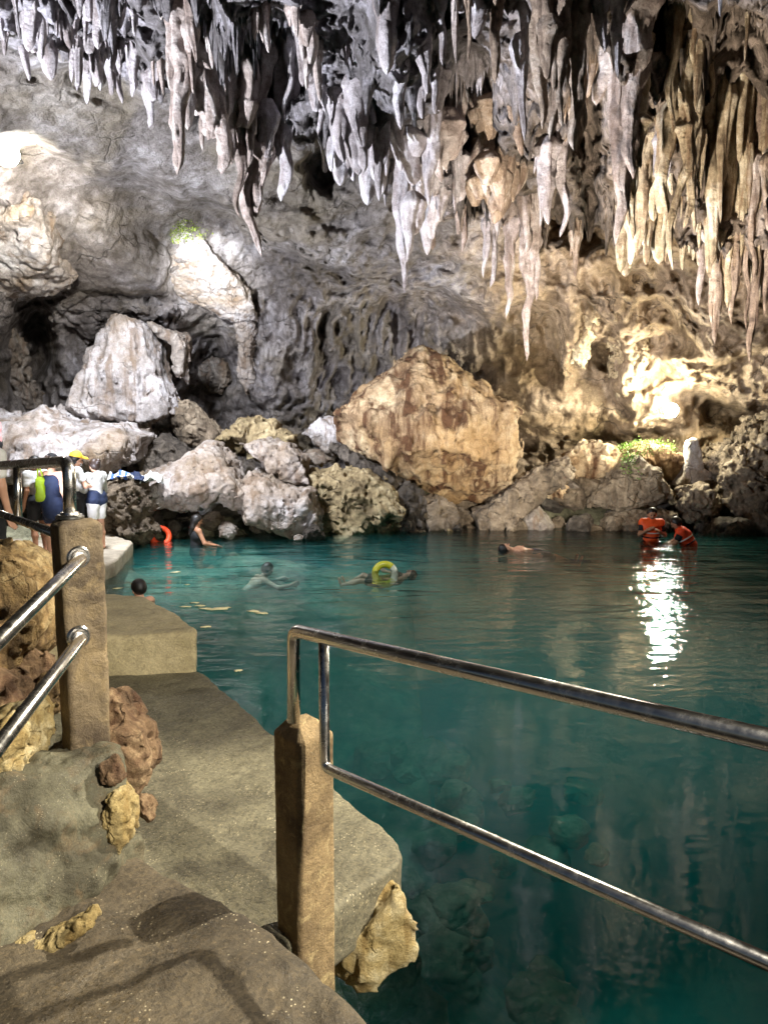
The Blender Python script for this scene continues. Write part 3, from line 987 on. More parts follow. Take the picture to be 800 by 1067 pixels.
rock('rock', 'pitted brown rock rising from the water beside the woman in white shorts',
     [(106, 506), (124, 496), (146, 500), (154, 518), (150, 538), (160, 552), (142, 564), (108, 566)], 13.6, 0.7, 'brown', 10, amp=0.18, freq=1.5, cuts=2, group=G1, pit=0.25)
rock('rock', 'rounded whitish stone leaning on the left side of the huge tan boulder', [(317, 452), (334, 436), (352, 434), (352, 458), (368, 478), (340, 473)], 16.6, 0.5, 'white', 12, amp=0.1, group=G1, cuts=2)
rock('rock', 'flat greenish white slab below the rounded whitish stone', [(306, 470), (330, 469), (348, 480), (322, 486), (306, 482)], 16.0, 0.5, 'greywhite', 13, amp=0.08, group=G1, cuts=1)
rock('boulder', 'broad yellow olive boulder at the waterline left of the huge tan boulder', [(322, 493), (350, 487), (384, 492), (406, 505), (417, 530), (412, 556), (330, 556), (324, 530)], 15.4, 0.8, 'olive', 14, amp=0.2, tilt=0.5, cuts=3, cat='boulder', group=G1, pit=0.15)
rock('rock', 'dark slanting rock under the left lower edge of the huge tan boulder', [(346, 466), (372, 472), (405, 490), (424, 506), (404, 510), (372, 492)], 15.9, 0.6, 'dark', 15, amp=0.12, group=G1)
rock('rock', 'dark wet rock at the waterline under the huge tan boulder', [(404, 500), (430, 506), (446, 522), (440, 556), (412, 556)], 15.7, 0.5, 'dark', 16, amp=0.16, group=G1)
rock('rock', 'brown wet rock below the point of the huge tan boulder', [(440, 518), (470, 527), (482, 540), (478, 556), (436, 556)], 15.7, 0.5, 'brown', 17, amp=0.16, group=G1)
rock('rock', 'long tan slab leaning to the right just right of the huge tan boulder', [(496, 540), (528, 508), (556, 491), (592, 480), (598, 494), (566, 516), (522, 552), (498, 552)], 16.0, 0.6, 'brown', 18, amp=0.15, tilt=0.4, cuts=3, group=G1)
rock('rock', 'tan block between the leaning slab and the lamp lit wall', [(588, 474), (610, 460), (640, 464), (646, 482), (616, 498), (594, 498)], 16.8, 0.6, 'tan', 19, amp=0.12, cuts=3, group=G1)
rock('rock', 'pyramid shaped tan rock in the middle of the right shore rubble', [(606, 528), (640, 490), (658, 476), (682, 490), (696, 520), (650, 530)], 16.1, 0.6, 'brown', 20, amp=0.15, cuts=3, group=G1)
rock('rock', 'smooth tan boulder with green moss on top below the floodlight', [(640, 476), (664, 463), (690, 464), (716, 482), (706, 508), (672, 506)], 16.7, 0.6, 'tan', 21, amp=0.10, cuts=2, group=G1)
rock('stalagmite', 'short white stalagmite standing to the right of the floodlight', [(700, 506), (710, 492), (714, 470), (716, 458), (724, 456), (729, 470), (731, 488), (746, 496), (752, 508)], 16.3, 0.22, 'white', 22, amp=0.035, freq=2.0, cuts=0, cat='stalagmite', taper=0.3, crag=0.5)
rock('rock', 'tall brown jagged rock at the right edge of the shore', [(744, 520), (746, 484), (760, 466), (776, 462), (800, 440), (880, 425), (880, 558), (800, 558), (764, 548)], 15.9, 0.9, 'brown', 23, amp=0.25, freq=1.3, tilt=0.4, cuts=3, group=G1)
rock('rock', 'upright brown rock at the waterline near the people in life jackets', [(706, 520), (716, 506), (736, 506), (748, 526), (740, 548), (712, 544)], 15.6, 0.4, 'brown', 24, amp=0.14, group=G1)
rock('rock', 'low brown slab behind the standing person in the orange life jacket', [(628, 552), (634, 538), (660, 530), (700, 534), (708, 556)], 15.7, 0.5, 'brown', 25, amp=0.14, group=G1)
rock('rock', 'dark low rock at the water right of the people in life jackets', [(728, 558), (742, 540), (780, 536), (820, 546), (820, 562)], 15.2, 0.5, 'dark', 26, amp=0.14, group=G1)
rock('rock_outcrop', 'smooth brown dome of rock bulging from the wall at upper left', [(38, 258), (50, 218), (72, 196), (100, 180), (122, 190), (142, 212), (162, 236), (166, 262), (160, 296), (128, 306), (88, 304), (54, 290)], 17.6, 1.4, 'cave', 27, crag=0.3, push=0.5, amp=0.2, freq=0.8, tilt=0.3, cuts=2, group=G2, wall=True)
WS = rock('rock_outcrop', 'white sunlit rock face sloping down right, its top green with moss', [(164, 252), (168, 236), (186, 230), (208, 233), (216, 250), (236, 275), (256, 300), (260, 326), (242, 334), (210, 320), (184, 306), (168, 282)], 17.0, 0.7, 'white', 28, amp=0.12, freq=1.4, tilt=-0.1, cuts=0, crag=0.5, push=0.05, group=G2, wall=True, pit=0.2)
rock('rock_outcrop', 'bright white cliff edge cut by the left border below the white glare', [(-120, 200), (-20, 186), (24, 186), (40, 200), (54, 238), (52, 274), (24, 292), (-30, 300), (-120, 300)], 15.6, 0.9, 'white', 29, amp=0.2, freq=1.1, cuts=2, crag=0.5, push=-0.35, group=G2, wall=True, pit=0.2)
rock('rock_outcrop', 'thin white drip column running down from the white sunlit rock face', [(246, 320), (260, 320), (270, 342), (262, 368), (264, 398), (254, 412), (246, 392), (250, 350)], 17.0, 0.4, 'white', 30, push=-0.45, amp=0.08, freq=2, cuts=0, group=G2, wall=True, flute=0.15)
rock('rock_outcrop', 'rounded grey stump hanging in the shade under the white sunlit face', [(200, 378), (214, 372), (236, 374), (240, 392), (232, 412), (212, 410)], 17.0, 0.4, 'greywhite', 31, amp=0.12, freq=1.5, cuts=1, group=G2, wall=True, flute=0.15)
rock('rock_outcrop', 'grey pillar cut by the left border beside the black grotto', [(-120, 296), (0, 300), (18, 330), (24, 366), (14, 400), (16, 424), (-120, 436)], 15.8, 0.6, 'greywhite', 32, amp=0.2, cuts=1, group=G2, wall=True, flute=0.2)
rock('rock_outcrop', 'brown rock roof over the black grotto at left', [(40, 300), (90, 292), (150, 300), (190, 320), (170, 336), (120, 330), (96, 352), (60, 344)], 17.4, 0.8, 'cave', 33, amp=0.3, cuts=2, group=G2, wall=True)
rock('rock_outcrop', 'sloping brown rock rising from behind the tent shaped rock to the olive boulder', [(180, 416), (198, 420), (220, 440), (240, 458), (226, 474), (196, 462), (182, 444)], 16.4, 0.6, 'brown', 34, amp=0.15, cuts=2, group=G2)
rock('rock_outcrop', 'tan flowstone arch with a small window above the floodlight', [(588, 352), (592, 324), (606, 310), (630, 309), (652, 322), (668, 344), (676, 372), (662, 404), (642, 414), (634, 392), (640, 366), (624, 346), (612, 356), (606, 382), (594, 376)], 17.9, 0.9, 'flow', 35, amp=0.2, freq=1.5, cuts=0, group=G2, rnd=0.6, flute=0.12)

# small rubble along the far waterline
RB = []
for i in range(5):
    r_ = np.random.default_rng(900 + i)
    hh = 0.075
    g = np.arange(-1.45, 1.46, hh)
    X, Y_, Z = np.meshgrid(g, g, g, indexing='ij')
    Fv = np.sqrt(X ** 2 + Y_ ** 2 + Z ** 2) - 1.1
    for k in range(9):
        n = r_.normal(size=3)
        n /= np.linalg.norm(n)
        Fv = np.maximum(Fv, X * n[0] + Y_ * n[1] + Z * n[2] - r_.uniform(0.5, 0.9))
    P = np.stack([X, Y_, Z], -1).reshape(-1, 3) + i * 9.1
    Fv += (0.25 * fbm(P * 1.5, 4) + 0.2 * (0.25 - billow(P * 3, 3))).reshape(Fv.shape)
    V, Q = surface_nets(Fv, np.array([g[0]] * 3), hh)
    me = quad_mesh('rubble_stone', V, Q)
    me.materials.append(M['brown'])
    RB.append(me)


def rubble(px, py, Y, s, mat, label, group, name='stone'):
    p = PY(px, py, Y * 1.115)
    o = link(name, random.choice(RB), loc=p)
    o.scale = (s * random.uniform(0.8, 1.5), s * random.uniform(0.8, 1.3), s * random.uniform(0.55, 1.0))
    o.rotation_euler = (random.uniform(-0.5, 0.5), random.uniform(-0.5, 0.5), random.uniform(0, 6.28))
    o.material_slots[0].link = 'OBJECT'
    o.material_slots[0].material = M[mat]
    tag(o, label, 'stone', group)
    return o


for i in range(70):
    x = random.uniform(478, 815)
    t = random.random()
    y = 555 - t * (52 if x > 560 else 30)
    rubble(x, y, 15.5 + t * 1.3 + random.uniform(-0.2, 0.2), random.uniform(0.14, 0.38), random.choice(['brown', 'brown', 'dark', 'tan', 'greywhite']), 'jagged brown stone in the rubble of the right shore', 'rubble stones of the right shore')
for i in range(26):
    x = random.uniform(330, 480)
    t = random.random()
    rubble(x, 556 - t * 25, 15.2 + t * 0.8, random.uniform(0.1, 0.26), random.choice(['brown', 'dark', 'olive']), 'wet stone at the waterline below the huge tan boulder', 'stones below the tan boulder')
for i in range(22):
    x = random.uniform(112, 330)
    t = random.random()
    rubble(x, 560 - t * 25, 14.0 + t * 1.2, random.uniform(0.1, 0.25), random.choice(['brown', 'dark', 'greywhite']), 'wet stone at the foot of the left shore pile', 'stones below the left shore pile')

# ------------------------------------------------------------------ pool bed and water
gx = np.arange(-16, 16.01, 0.16)
gy = np.arange(-5, 24.01, 0.16)
GX, GY = np.meshgrid(gx, gy, indexing='ij')
# distance to the left walkway edge and to the far shore
shore_y = np.interp(GX, [-16, -6, -4.6, -2, 0, 3, 9, 16], [9.5, 14.3, 15.6, 16.8, 17.6, 17.8, 17.4, 15.0])
edge_x = np.interp(GY, [-5, 0, 2.6, 3.4, 5, 6.2, 10, 13], [1.6, 0.9, 0.25, -0.2, -1.2, -1.7, -4.2, -5.0])
d_far = shore_y - GY
d_left = GX - edge_x
z_far = -0.25 - 0.8 * d_far
z_left = -0.35 - 0.75 * d_left
shallow = -0.35 - 0.28 * np.maximum(0, np.hypot((GX + 4.0) / 1.7, (GY - 14.0) / 1.3) - 1) ** 1.0
bed = np.maximum(np.maximum(z_far, z_left), -4.0)
bed = np.minimum(bed, np.where(d_far < 0, 0.25, -0.12))
bed = np.maximum(bed, np.where(GX < 0.5, shallow, -4.2))
Pb = np.stack([GX, GY, np.zeros_like(GX)], -1).reshape(-1, 3)
bed += (0.5 * fbm(Pb * 0.5, 4) + 0.35 * (billow(Pb * 1.1, 4) - 0.25)).reshape(bed.shape)
ids = np.arange(bed.size).reshape(bed.shape)
Q = np.stack([ids[:-1, :-1], ids[1:, :-1], ids[1:, 1:], ids[:-1, 1:]], -1).reshape(-1, 4)
tag(link('pool_bed', quad_mesh('pool_bed', np.stack([GX, GY, bed], -1).reshape(-1, 3), Q), M['bed']), 'pale rocky floor of the pool under teal water', 'pool bed', kind='structure')

bm = bmesh.new()
bmesh.ops.create_cube(bm, size=1)
for v in bm.verts:
    v.co = Vector((v.co.x * 31, v.co.y * 28 + 9.5, -2.6 + v.co.z * 5.2))
me = bpy.data.meshes.new('water')
bm.to_mesh(me)
bm.free()
tag(link('water', me, M['water']), 'clear teal water of the cave pool, rippled', 'water', kind='structure')

# sunken stones near the walkway
def bed_at(p):
    i = int(np.clip(round((p[0] + 16) / 0.16), 0, len(gx) - 1))
    j = int(np.clip(round((p[1] + 5) / 0.16), 0, len(gy) - 1))
    return float(min(-0.3, bed[i, j]))


for i in range(48):
    px = random.uniform(380, 620)
    py = random.uniform(780, 1060)
    if px > 380 + (1060 - py) * 0.9 + 60 and random.random() < 0.8:
        px = random.uniform(380, 520)
    zt_ = -random.uniform(1.2, 2.0)
    p = PZ(px, py, -0.9)
    for it in range(4):
        p = PZ(px, py, max(bed_at(p) + 0.05, zt_))
    o = link('sunken_stone', random.choice(RB), loc=p)
    s = random.uniform(0.07, 0.24)
    o.scale = (s * 1.3, s * 1.2, s * 0.8)
    o.rotation_euler = (random.uniform(-0.4, 0.4), random.uniform(-0.4, 0.4), random.uniform(0, 6.28))
    o.material_slots[0].link = 'OBJECT'
    o.material_slots[0].material = M['underwater']
    tag(o, 'blurred pale stone under the teal water beside the walkway', 'stone', 'sunken stones beside the walkway')


# ------------------------------------------------------------------ foreground concrete
def prism(name, top_pts, z0, mat, bevel=0.02, seg=3, rough_amp=0.012, sub=0.05):
    """top_pts: world xy outline at height of each point's z; goes down to z0; worn edges"""
    bm = bmesh.new()
    vs = [bm.verts.new(Vector(p)) for p in top_pts]
    f = bm.faces.new(vs)
    bm.normal_update()
    if f.normal.z < 0:
        f.normal_flip()
    ext = bmesh.ops.extrude_face_region(bm, geom=[f])
    for e in ext['geom']:
        if isinstance(e, bmesh.types.BMVert):
            e.co.z = z0
    bm.normal_update()
    bmesh.ops.recalc_face_normals(bm, faces=bm.faces[:])
    bmesh.ops.bevel(bm, geom=bm.edges[:], offset=bevel, segments=seg, affect='EDGES', profile=0.5)
    bmesh.ops.triangulate(bm, faces=[q for q in bm.faces if len(q.verts) > 4])
    for it in range(7):
        long = [e for e in bm.edges if e.calc_length() > sub]
        if not long or len(bm.verts) > 60000:
            break
        bmesh.ops.subdivide_edges(bm, edges=long, cuts=1)
        bmesh.ops.triangulate(bm, faces=[q for q in bm.faces if len(q.verts) > 4])
    bm.normal_update()
    P = np.array([v.co[:] for v in bm.verts])
    n = rough_amp * (fbm(P * 3.5, 4) * 1.3 + 0.5 * fbm(P * 16, 3))
    for v, a in zip(bm.verts, n):
        v.co += v.normal * a
    me = bpy.data.meshes.new(name)
    bm.to_mesh(me)
    bm.free()
    me.polygons.foreach_set('use_smooth', np.ones(len(me.polygons), bool))
    return link(name, me, mat)


Z1, Z2, Z3, ZL = 0.95, 0.75, 1.02, 0.24
near = [PZ(x, y, Z1) for x, y in [(395, 1067), (340, 1014), (285, 970), (232, 936), (185, 912), (150, 890)]]
tread_poly = [near[0] + (near[0] - near[1]) * 6] + near + [np.array([-2.2, 3.1, Z1]), np.array([-2.6, -1.4, Z1]), np.array([2.0, -1.4, Z1])]
tag(prism('path', tread_poly, 0.35, M['tread'], 0.03, 3, 0.024), 'dark wet concrete step nearest the viewer, sprinkled with gravel', 'path', kind='structure')
slab_px = [(40, 698), (208, 698), (262, 744), (350, 820), (396, 858), (415, 878), (421, 890), (418, 898), (362, 936), (300, 985), (250, 1030)]
slab_poly = [PZ(x, y, Z2) for x, y in slab_px]
q = slab_poly[-1]
slab_poly += [q + np.array([-0.5, -0.1, 0]), np.array([-1.9, 2.4, Z2]), np.array([-2.4, 4.6, Z2])]
tag(prism('path', slab_poly, Z2 - 0.23, M['slab'], 0.025, 3, 0.018), 'grey olive concrete slab of the walkway along the water', 'path', kind='structure')
block_px = [(60, 619), (122, 618), (152, 623), (186, 640), (205, 655), (204, 659), (105, 663), (40, 665)]
block_poly = [PZ(x, y, Z3) for x, y in block_px]
tag(prism('concrete_block', block_poly, 0.1, M['block'], 0.03, 3, 0.02), 'raised pale concrete block at the far end of the walkway slab', 'block')
land = [np.array(p) for p in [(-6.6, 10.2, ZL), (-4.4, 10.3, ZL), (-4.25, 12.0, ZL), (-4.6, 13.9, ZL), (-5.6, 15.4, ZL), (-9.5, 15.6, ZL), (-8.5, 10.2, ZL)]]
tag(prism('path', land, -0.8, M['landing'], 0.04, 3, 0.03, 0.12), 'low pale landing where the group of people stands', 'path', kind='structure')
walk = [np.array(p) for p in [(-2.4, 5.2, 0.72), (-3.0, 8.0, 0.66), (-4.4, 10.2, 0.30), (-6.4, 10.4, 0.30), (-5.2, 7.6, 0.72), (-4.6, 5.0, 0.74), (-2.6, 4.6, 0.74)]]
tag(prism('path', walk, -0.8, M['landing'], 0.04, 3, 0.03, 0.12), 'descending concrete path behind the brown rocks on the left', 'path', kind='structure')


# foundation under slab and step
def hull_rock(name, label, pts, mat, seed, amp=0.06, freq=3.0, h=0.02, cat='rock', group=None, kind=None, rnd=0.03, extra=None):
    pts = np.array(pts, float)
    bm = bmesh.new()
    for p in pts:
        bm.verts.new(Vector(p))
    bmesh.ops.convex_hull(bm, input=bm.verts[:])
    bm.normal_update()
    cen = pts.mean(0)
    planes = []
    for f in bm.faces:
        n = np.array(f.normal[:])
        d = float(n @ np.array(f.verts[0].co[:]))
        if n @ cen > d:
            n, d = -n, -d
        planes.append((n, d))
    bm.free()
    pad = amp * 1.6 + 3 * h
    lo, hi = pts.min(0) - pad, pts.max(0) + pad
    xs, ys, zs = [np.arange(lo[k], hi[k] + h, h) for k in range(3)]
    X, Y_, Z = np.meshgrid(xs, ys, zs, indexing='ij')
    Fv = np.full(X.shape, -9.0)
    for n, d in planes:
        Fv = np.maximum(Fv, X * n[0] + Y_ * n[1] + Z * n[2] - d)
    m = np.abs(Fv) < pad
    P = np.stack([X[m], Y_[m], Z[m]], 1)
    Ps = P + seed * 3.3
    nz = amp * (0.9 * fbm(Ps * freq, 3) + 1.1 * (0.25 - billow(Ps * freq * 2.0, 4)))
    f1, f2 = worley3(Ps * freq * 1.5)
    nz += -amp * 0.5 * (np.clip(f2 - f1, 0, 0.5) - 0.25)
    Fv[m] += nz
    V, Q = surface_nets(Fv, np.array([xs[0], ys[0], zs[0]]), h)
    V, cc = recentre(V)
    o = link(name, quad_mesh(name, V, Q), M[mat], loc=cc)
    tag(o, label, cat, group, kind)
    return o


c1 = PZ(420, 950, 0.52)
c2 = PZ(362, 1000, 0.52)
yr = [PY(x, y, 2.55) for x, y in [(362, 992), (395, 965), (424, 944), (438, 966), (440, 1000), (424, 1012), (404, 1034), (372, 1040), (352, 1030)]]
yr = yr + [p + np.array([-0.25, 0.7, 0]) for p in yr]
hull_rock('rock', 'cream yellow rock under the corner of the walkway slab, above the water', yr, 'yellowrock', 3, amp=0.07, freq=4, h=0.013)
fb = []
for dx, dy in ((-0.1, 0.05), (-0.55, 0.25), (-1.6, 2.0), (-2.6, 4.0), (-2.6, 1.0), (-0.6, -0.6)):
    b = PZ(405, 895, Z2)
    for z in (0.46, -1.6):
        fb.append((b[0] + dx - (0.15 if z > 0 else -0.1), b[1] + dy, z))
hull_rock('walkway_foundation', 'rough brown rock base under the walkway slab', fb, 'ochre', 5, amp=0.08, freq=2.2, h=0.05, kind='structure')
fb = []
for p in ((0.55, -0.4), (0.05, 1.2), (-0.35, 2.0), (-2.0, 2.6), (-2.4, -1.2), (0.8, -1.2)):
    for z in (0.55, -1.6):
        fb.append((p[0], p[1], z))
hull_rock('walkway_foundation', 'rough brown rock base under the nearest step', fb, 'ochre', 6, amp=0.08, freq=2.2, h=0.05, kind='structure')
fb = []
for p in ((-1.25, 5.1), (-1.9, 6.4), (-3.3, 8.6), (-4.6, 10.6), (-7.5, 10.6), (-5.5, 5.1)):
    for z in (0.05, -1.6):
        fb.append((p[0], p[1], z))
hull_rock('walkway_foundation', 'rough rock base under the far path and landing', fb, 'ochre', 7, amp=0.1, freq=1.5, h=0.08, kind='structure')

# mortar mound carrying the left post
mb = [PZ(146, 890, Z1), PZ(115, 925, Z1), PZ(60, 965, Z1), PZ(0, 988, Z1), PZ(-180, 1040, Z1)]
mt_ = [PY(120, 790, 2.42), PY(134, 842, 2.36), PY(70, 782, 2.44), PY(10, 842, 2.2), PY(-60, 860, 2.0), PY(-200, 880, 1.8)]
back = [(p[0] - 0.1, 2.9, z) for p in (mt_[0], mt_[2]) for z in (0.9, 1.30)] + [(-2.2, 2.6, 0.9), (-2.2, 2.6, 1.3), (-2.0, 1.6, 0.9)]
hull_rock('mortar_mound', 'smeared grey green mortar mound below the left railing post', [p - np.array([0, 0, 0.06]) for p in mb] + mt_ + back, 'mound', 8, amp=0.075, freq=3.4, h=0.011, cat='mound')


def prock(name, label, px, Y, T, mat, seed, **kw):
    return rock(name, label, px, Y, T, mat, seed, **kw)


GF = 'rocks beside the left railing'
prock('rock', 'big rugged ochre rock at the left edge behind the lower handrails', [(-140, 596), (-30, 578), (0, 574), (28, 580), (48, 602), (54, 640), (42, 672), (30, 700), (10, 720), (-140, 740)], 2.95, 0.32, 'ochre', 41, amp=0.06, freq=3.5, h=0.013, cuts=2, group=GF, pit=0.05)
prock('rock', 'dark red brown rock between the ochre rocks under the lower handrail', [(-120, 690), (0, 680), (30, 692), (46, 720), (40, 756), (0, 775), (-120, 790)], 2.75, 0.25, 'redrock', 42, amp=0.06, freq=3.5, h=0.012, cuts=2, group=GF, pit=0.05)
prock('rock', 'pale yellow knobbly rock at the left edge below the handrails', [(-120, 770), (0, 750), (24, 738), (38, 750), (36, 782), (24, 800), (12, 830), (0, 862), (-120, 880)], 2.35, 0.2, 'yellowrock', 43, amp=0.05, freq=4, h=0.010, cuts=2, group=GF, pit=0.05)
prock('rock', 'ochre stone low behind the left post, touching the mound', [(28, 735), (52, 700), (66, 700), (70, 760), (62, 790), (40, 776)], 2.85, 0.16, 'ochre', 44, amp=0.05, freq=4, h=0.010, cuts=2, group=GF, pit=0.04)
prock('rock', 'mottled brown stone right of the left post, against the walkway slab', [(112, 726), (124, 724), (138, 738), (150, 756), (162, 785), (156, 812), (140, 826), (122, 816), (112, 790)], 2.62, 0.13, 'redrock', 45, amp=0.045, freq=4.5, h=0.008, cuts=2, group=GF, pit=0.04)
prock('rock', 'small cream stone set in the right edge of the mortar mound', [(112, 826), (124, 820), (136, 838), (138, 870), (128, 884), (116, 866)], 2.36, 0.08, 'yellowrock', 46, amp=0.025, freq=7, h=0.006, cuts=1, group=GF, pit=0.03)
prock('rock', 'pebbly cream stones at the foot of the mound by the left border', [(-60, 996), (0, 984), (40, 978), (70, 966), (96, 952), (100, 962), (60, 985), (0, 1004), (-60, 1010)], 2.02, 0.06, 'yellowrock', 47, amp=0.02, freq=8, h=0.006, cuts=0, group=GF, pit=0.03)


# ------------------------------------------------------------------ railings
for k, (x, y, yy, rx, rz_, mt, lb) in enumerate([
        (118, 800, 2.36, .05, .05, 'redrock', 'brown stone lump in the mound just below the left post'),
        (150, 842, 2.55, .05, .04, 'redrock', 'dark stone lodged between the mound and the slab')]):
    p = PY(x, y, yy)
    o = link('stone', random.choice(RB), loc=p)
    o.scale = (rx, .05, rz_)
    o.rotation_euler = (k * .4, k * .7, k * 1.3)
    o.material_slots[0].link = 'OBJECT'
    o.material_slots[0].material = M[mt]
    tag(o, lb, 'stone', GF)


def tube(name, pts, r, mat, parent=None, ns=20, bend=0.05):
    pts = [np.array(p, float) for p in pts]
    path = [pts[0]]
    for i in range(1, len(pts) - 1):
        a, b, c = pts[i - 1], pts[i], pts[i + 1]
        u = (a - b) / np.linalg.norm(a - b)
        v = (c - b) / np.linalg.norm(c - b)
        bb = min(bend, 0.45 * np.linalg.norm(a - b), 0.45 * np.linalg.norm(c - b))
        if bend <= 0:
            path.append(b)
            continue
        for t in np.linspace(0, 1, 9):
            path.append((1 - t) ** 2 * (b + u * bb) + 2 * t * (1 - t) * b + t * t * (b + v * bb))
    path.append(pts[-1])
    path = np.array(path)
    T = np.gradient(path, axis=0)
    T /= np.linalg.norm(T, axis=1)[:, None]
    V = []
    up = np.array([0.123, 0.31, 0.94])
    nprev = np.cross(T[0], up)
    for p, t in zip(path, T):
        n = nprev - t * (nprev @ t)
        n /= np.linalg.norm(n)
        b = np.cross(t, n)
        nprev = n
        th = np.linspace(0, 2 * np.pi, ns, endpoint=False)
        V.append(p + r * (np.cos(th)[:, None] * n + np.sin(th)[:, None] * b))
    nr = len(path)
    V = np.array(V).reshape(-1, 3)
    ids = np.arange(nr * ns).reshape(nr, ns)
    nx = np.roll(ids, -1, 1)
    Q = np.stack([ids[:-1], nx[:-1], nx[1:], ids[1:]], -1).reshape(-1, 4)
    me = quad_mesh(name, V, Q)
    o = link(name, me, mat, parent)
    # caps
    bm = bmesh.new()
    bm.from_mesh(me)
    bmesh.ops.holes_fill(bm, edges=[e for e in bm.edges if e.is_boundary], sides=0)
    bmesh.ops.recalc_face_normals(bm, faces=bm.faces[:])
    bm.to_mesh(me)
    bm.free()
    return o


def empty(name, loc, label, cat, group=None):
    o = bpy.data.objects.new(name, None)
    COL.objects.link(o)
    o.location = loc
    o.empty_display_size = 0.1
    return tag(o, label, cat, group)


def reparent(o, root):
    o.parent = root
    o.matrix_parent_inverse = Matrix.Translation(-Vector(root.location))
    return o


GR = 'stainless steel railings of the walkway'
YP = 2.30
root = empty('railing', PY(306, 745, YP), 'long steel railing in front of the teal water, running out to the right', 'railing', GR)
A0 = PY(306, 657, YP)
A1 = PY(800, 771, 1.28)
dA = A1 - A0
A2 = A0 + dA * 1.5
reparent(tube('top_rail', [PY(306, 752, YP), A0, A2], 0.0205, M['steel'], bend=0.03), root)
tB = PY(337, 668, YP - 0.035)
tB = next(A0 + dA * t for t in np.arange(0.0, 0.5, 0.002) if project((A0 + dA * t)[None, :])[0][0] > 337)
Bb = np.array([tB[0], tB[1], PY(337, 800, tB[1])[2]])
B1 = PY(800, 1003, 1.28)
reparent(tube('lower_rail', [tB, Bb, Bb + (B1 - Bb) * 1.5], 0.0158, M['steel'], bend=0.03), root)

# near concrete post: rotated square section with a pyramid cap
def square_post(name, label, c, half, z0, z1, cap, rot, mat, amp=0.006, top_in=0.55, taper=0.0, seed=1):
    h = 0.008
    R_ = half * 1.6
    xs = np.arange(-R_, R_ + h, h)
    zs = np.arange(-0.03, z1 - z0 + cap + 0.05, h)
    X, Y_, Z = np.meshgrid(xs, xs, zs, indexing='ij')
    ca, sa = math.cos(rot), math.sin(rot)
    U = X * ca + Y_ * sa
    W = -X * sa + Y_ * ca
    H = z1 - z0
    hw = half * (1 - taper * Z / H)
    ch = 0.006
    a = np.abs(U) - hw
    b = np.abs(W) - hw
    side = np.maximum(np.maximum(a, b), (np.abs(U) + np.abs(W)) - 2 * hw + ch * 1.4)
    k = cap / (half * top_in)
    topd = np.maximum((Z - H) + k * (np.maximum(np.abs(U), np.abs(W)) - half * (1 - top_in)) - 0, Z - H - cap)
    topd = ((Z - H) - cap + k * np.maximum(np.maximum(np.abs(U), np.abs(W)) - half * (1 - top_in), 0)) / math.sqrt(1 + k * k)
    Fv = np.maximum(np.maximum(side, topd), -Z)
    m = np.abs(Fv) < 0.05
    P = np.stack([X[m], Y_[m], Z[m]], 1) + seed * 4.4
    chips = np.clip(fbm(P * 9, 3) - 0.12, 0, 1)
    edge = np.exp(-np.abs(np.abs(U[m]) - np.abs(W[m])) / 0.02 * 0 - (np.maximum(0, 2 * half - np.abs(U[m]) - np.abs(W[m])) / 0.03))
    Fv[m] += amp * 0.9 * fbm(P * 14, 4) + amp * 0.5 * fbm(P * 4, 2) + amp * 3.2 * chips * (0.2 + edge)
    V, Q = surface_nets(Fv, np.array([xs[0], xs[0], zs[0]]), h)
    o = link(name, quad_mesh(name, V, Q), mat, loc=(c[0], c[1], z0))
    return tag(o, label, 'post')


pc = PY(316, 770, 2.36)
apex = PY(316, 748, 2.36)[2]
square_post('concrete_post', 'brown concrete post with flaking yellow paint and a pyramid cap, carrying the right railing', pc, 0.072, 0.45, apex - 0.05, 0.05, R(40), M['painted'], amp=0.0028, seed=2)

# left post on the mound
lp = PY(85, 660, 2.5)
zt = PY(85, 541, 2.5)[2]
zb = PY(85, 800, 2.5)[2]
square_post('concrete_post', 'chipped grey brown concrete post on the mortar mound, carrying the left railings', lp, 0.064, zb - 0.1, zt - 0.012, 0.012, R(36), M['postc'], amp=0.005, top_in=0.2, taper=-0.08, seed=7)


def flange(p, d, r, parent):
    d = np.array(d) / np.linalg.norm(d)
    ns, prof = 28, [(0.0, 0.0), (r, 0.0), (r, 0.006), (r * 0.85, 0.012), (r * 0.7, 0.012), (r * 0.62, 0.020), (0, 0.021)]
    n = np.cross(d, [0, 0, 1.0])
    n /= np.linalg.norm(n)
    b = np.cross(d, n)
    th = np.linspace(0, 2 * np.pi, ns, endpoint=False)
    bands = [q for k in range(len(prof) - 1) for q in (prof[k], prof[k + 1])]
    V = np.concatenate([np.array(p) + d * hh + max(rr, 1e-4) * (np.cos(th)[:, None] * n + np.sin(th)[:, None] * b) for rr, hh in bands])
    ids = np.arange(len(bands) * ns).reshape(len(bands), ns)
    nx = np.roll(ids, -1, 1)
    Q = np.stack([ids[:-1:2], nx[:-1:2], nx[1::2], ids[1::2]], -1).reshape(-1, 4)
    return reparent(link('flange', quad_mesh('flange', V, Q), M['steel']), parent)


PN = np.array([math.sin(R(36)), -math.cos(R(36)), 0])


def on_post(px, py):
    d = ray(px, py)
    return CAM + d * (((lp + PN * 0.066) - CAM) @ PN) / (d @ PN)


f1 = on_post(82, 581)
f2 = on_post(82, 664)
e1 = PY(0, 664, 1.76)
e2 = PY(0, 773, 1.76)
for fa, ea, lb in ((f1, e1, 'upper steel handrail fixed to the left post, sloping out at the left border'), (f2, e2, 'lower steel handrail fixed to the left post, sloping out at the left border')):
    root = empty('handrail', fa, lb, 'handrail', GR)
    dd = ea - fa
    reparent(tube('rail', [fa - PN * 0.03, fa + PN * 0.03, fa + dd * 1.6], 0.0198, M['steel'], bend=0.02), root)
    flange(fa - PN * 0.004, PN, 0.039, root)

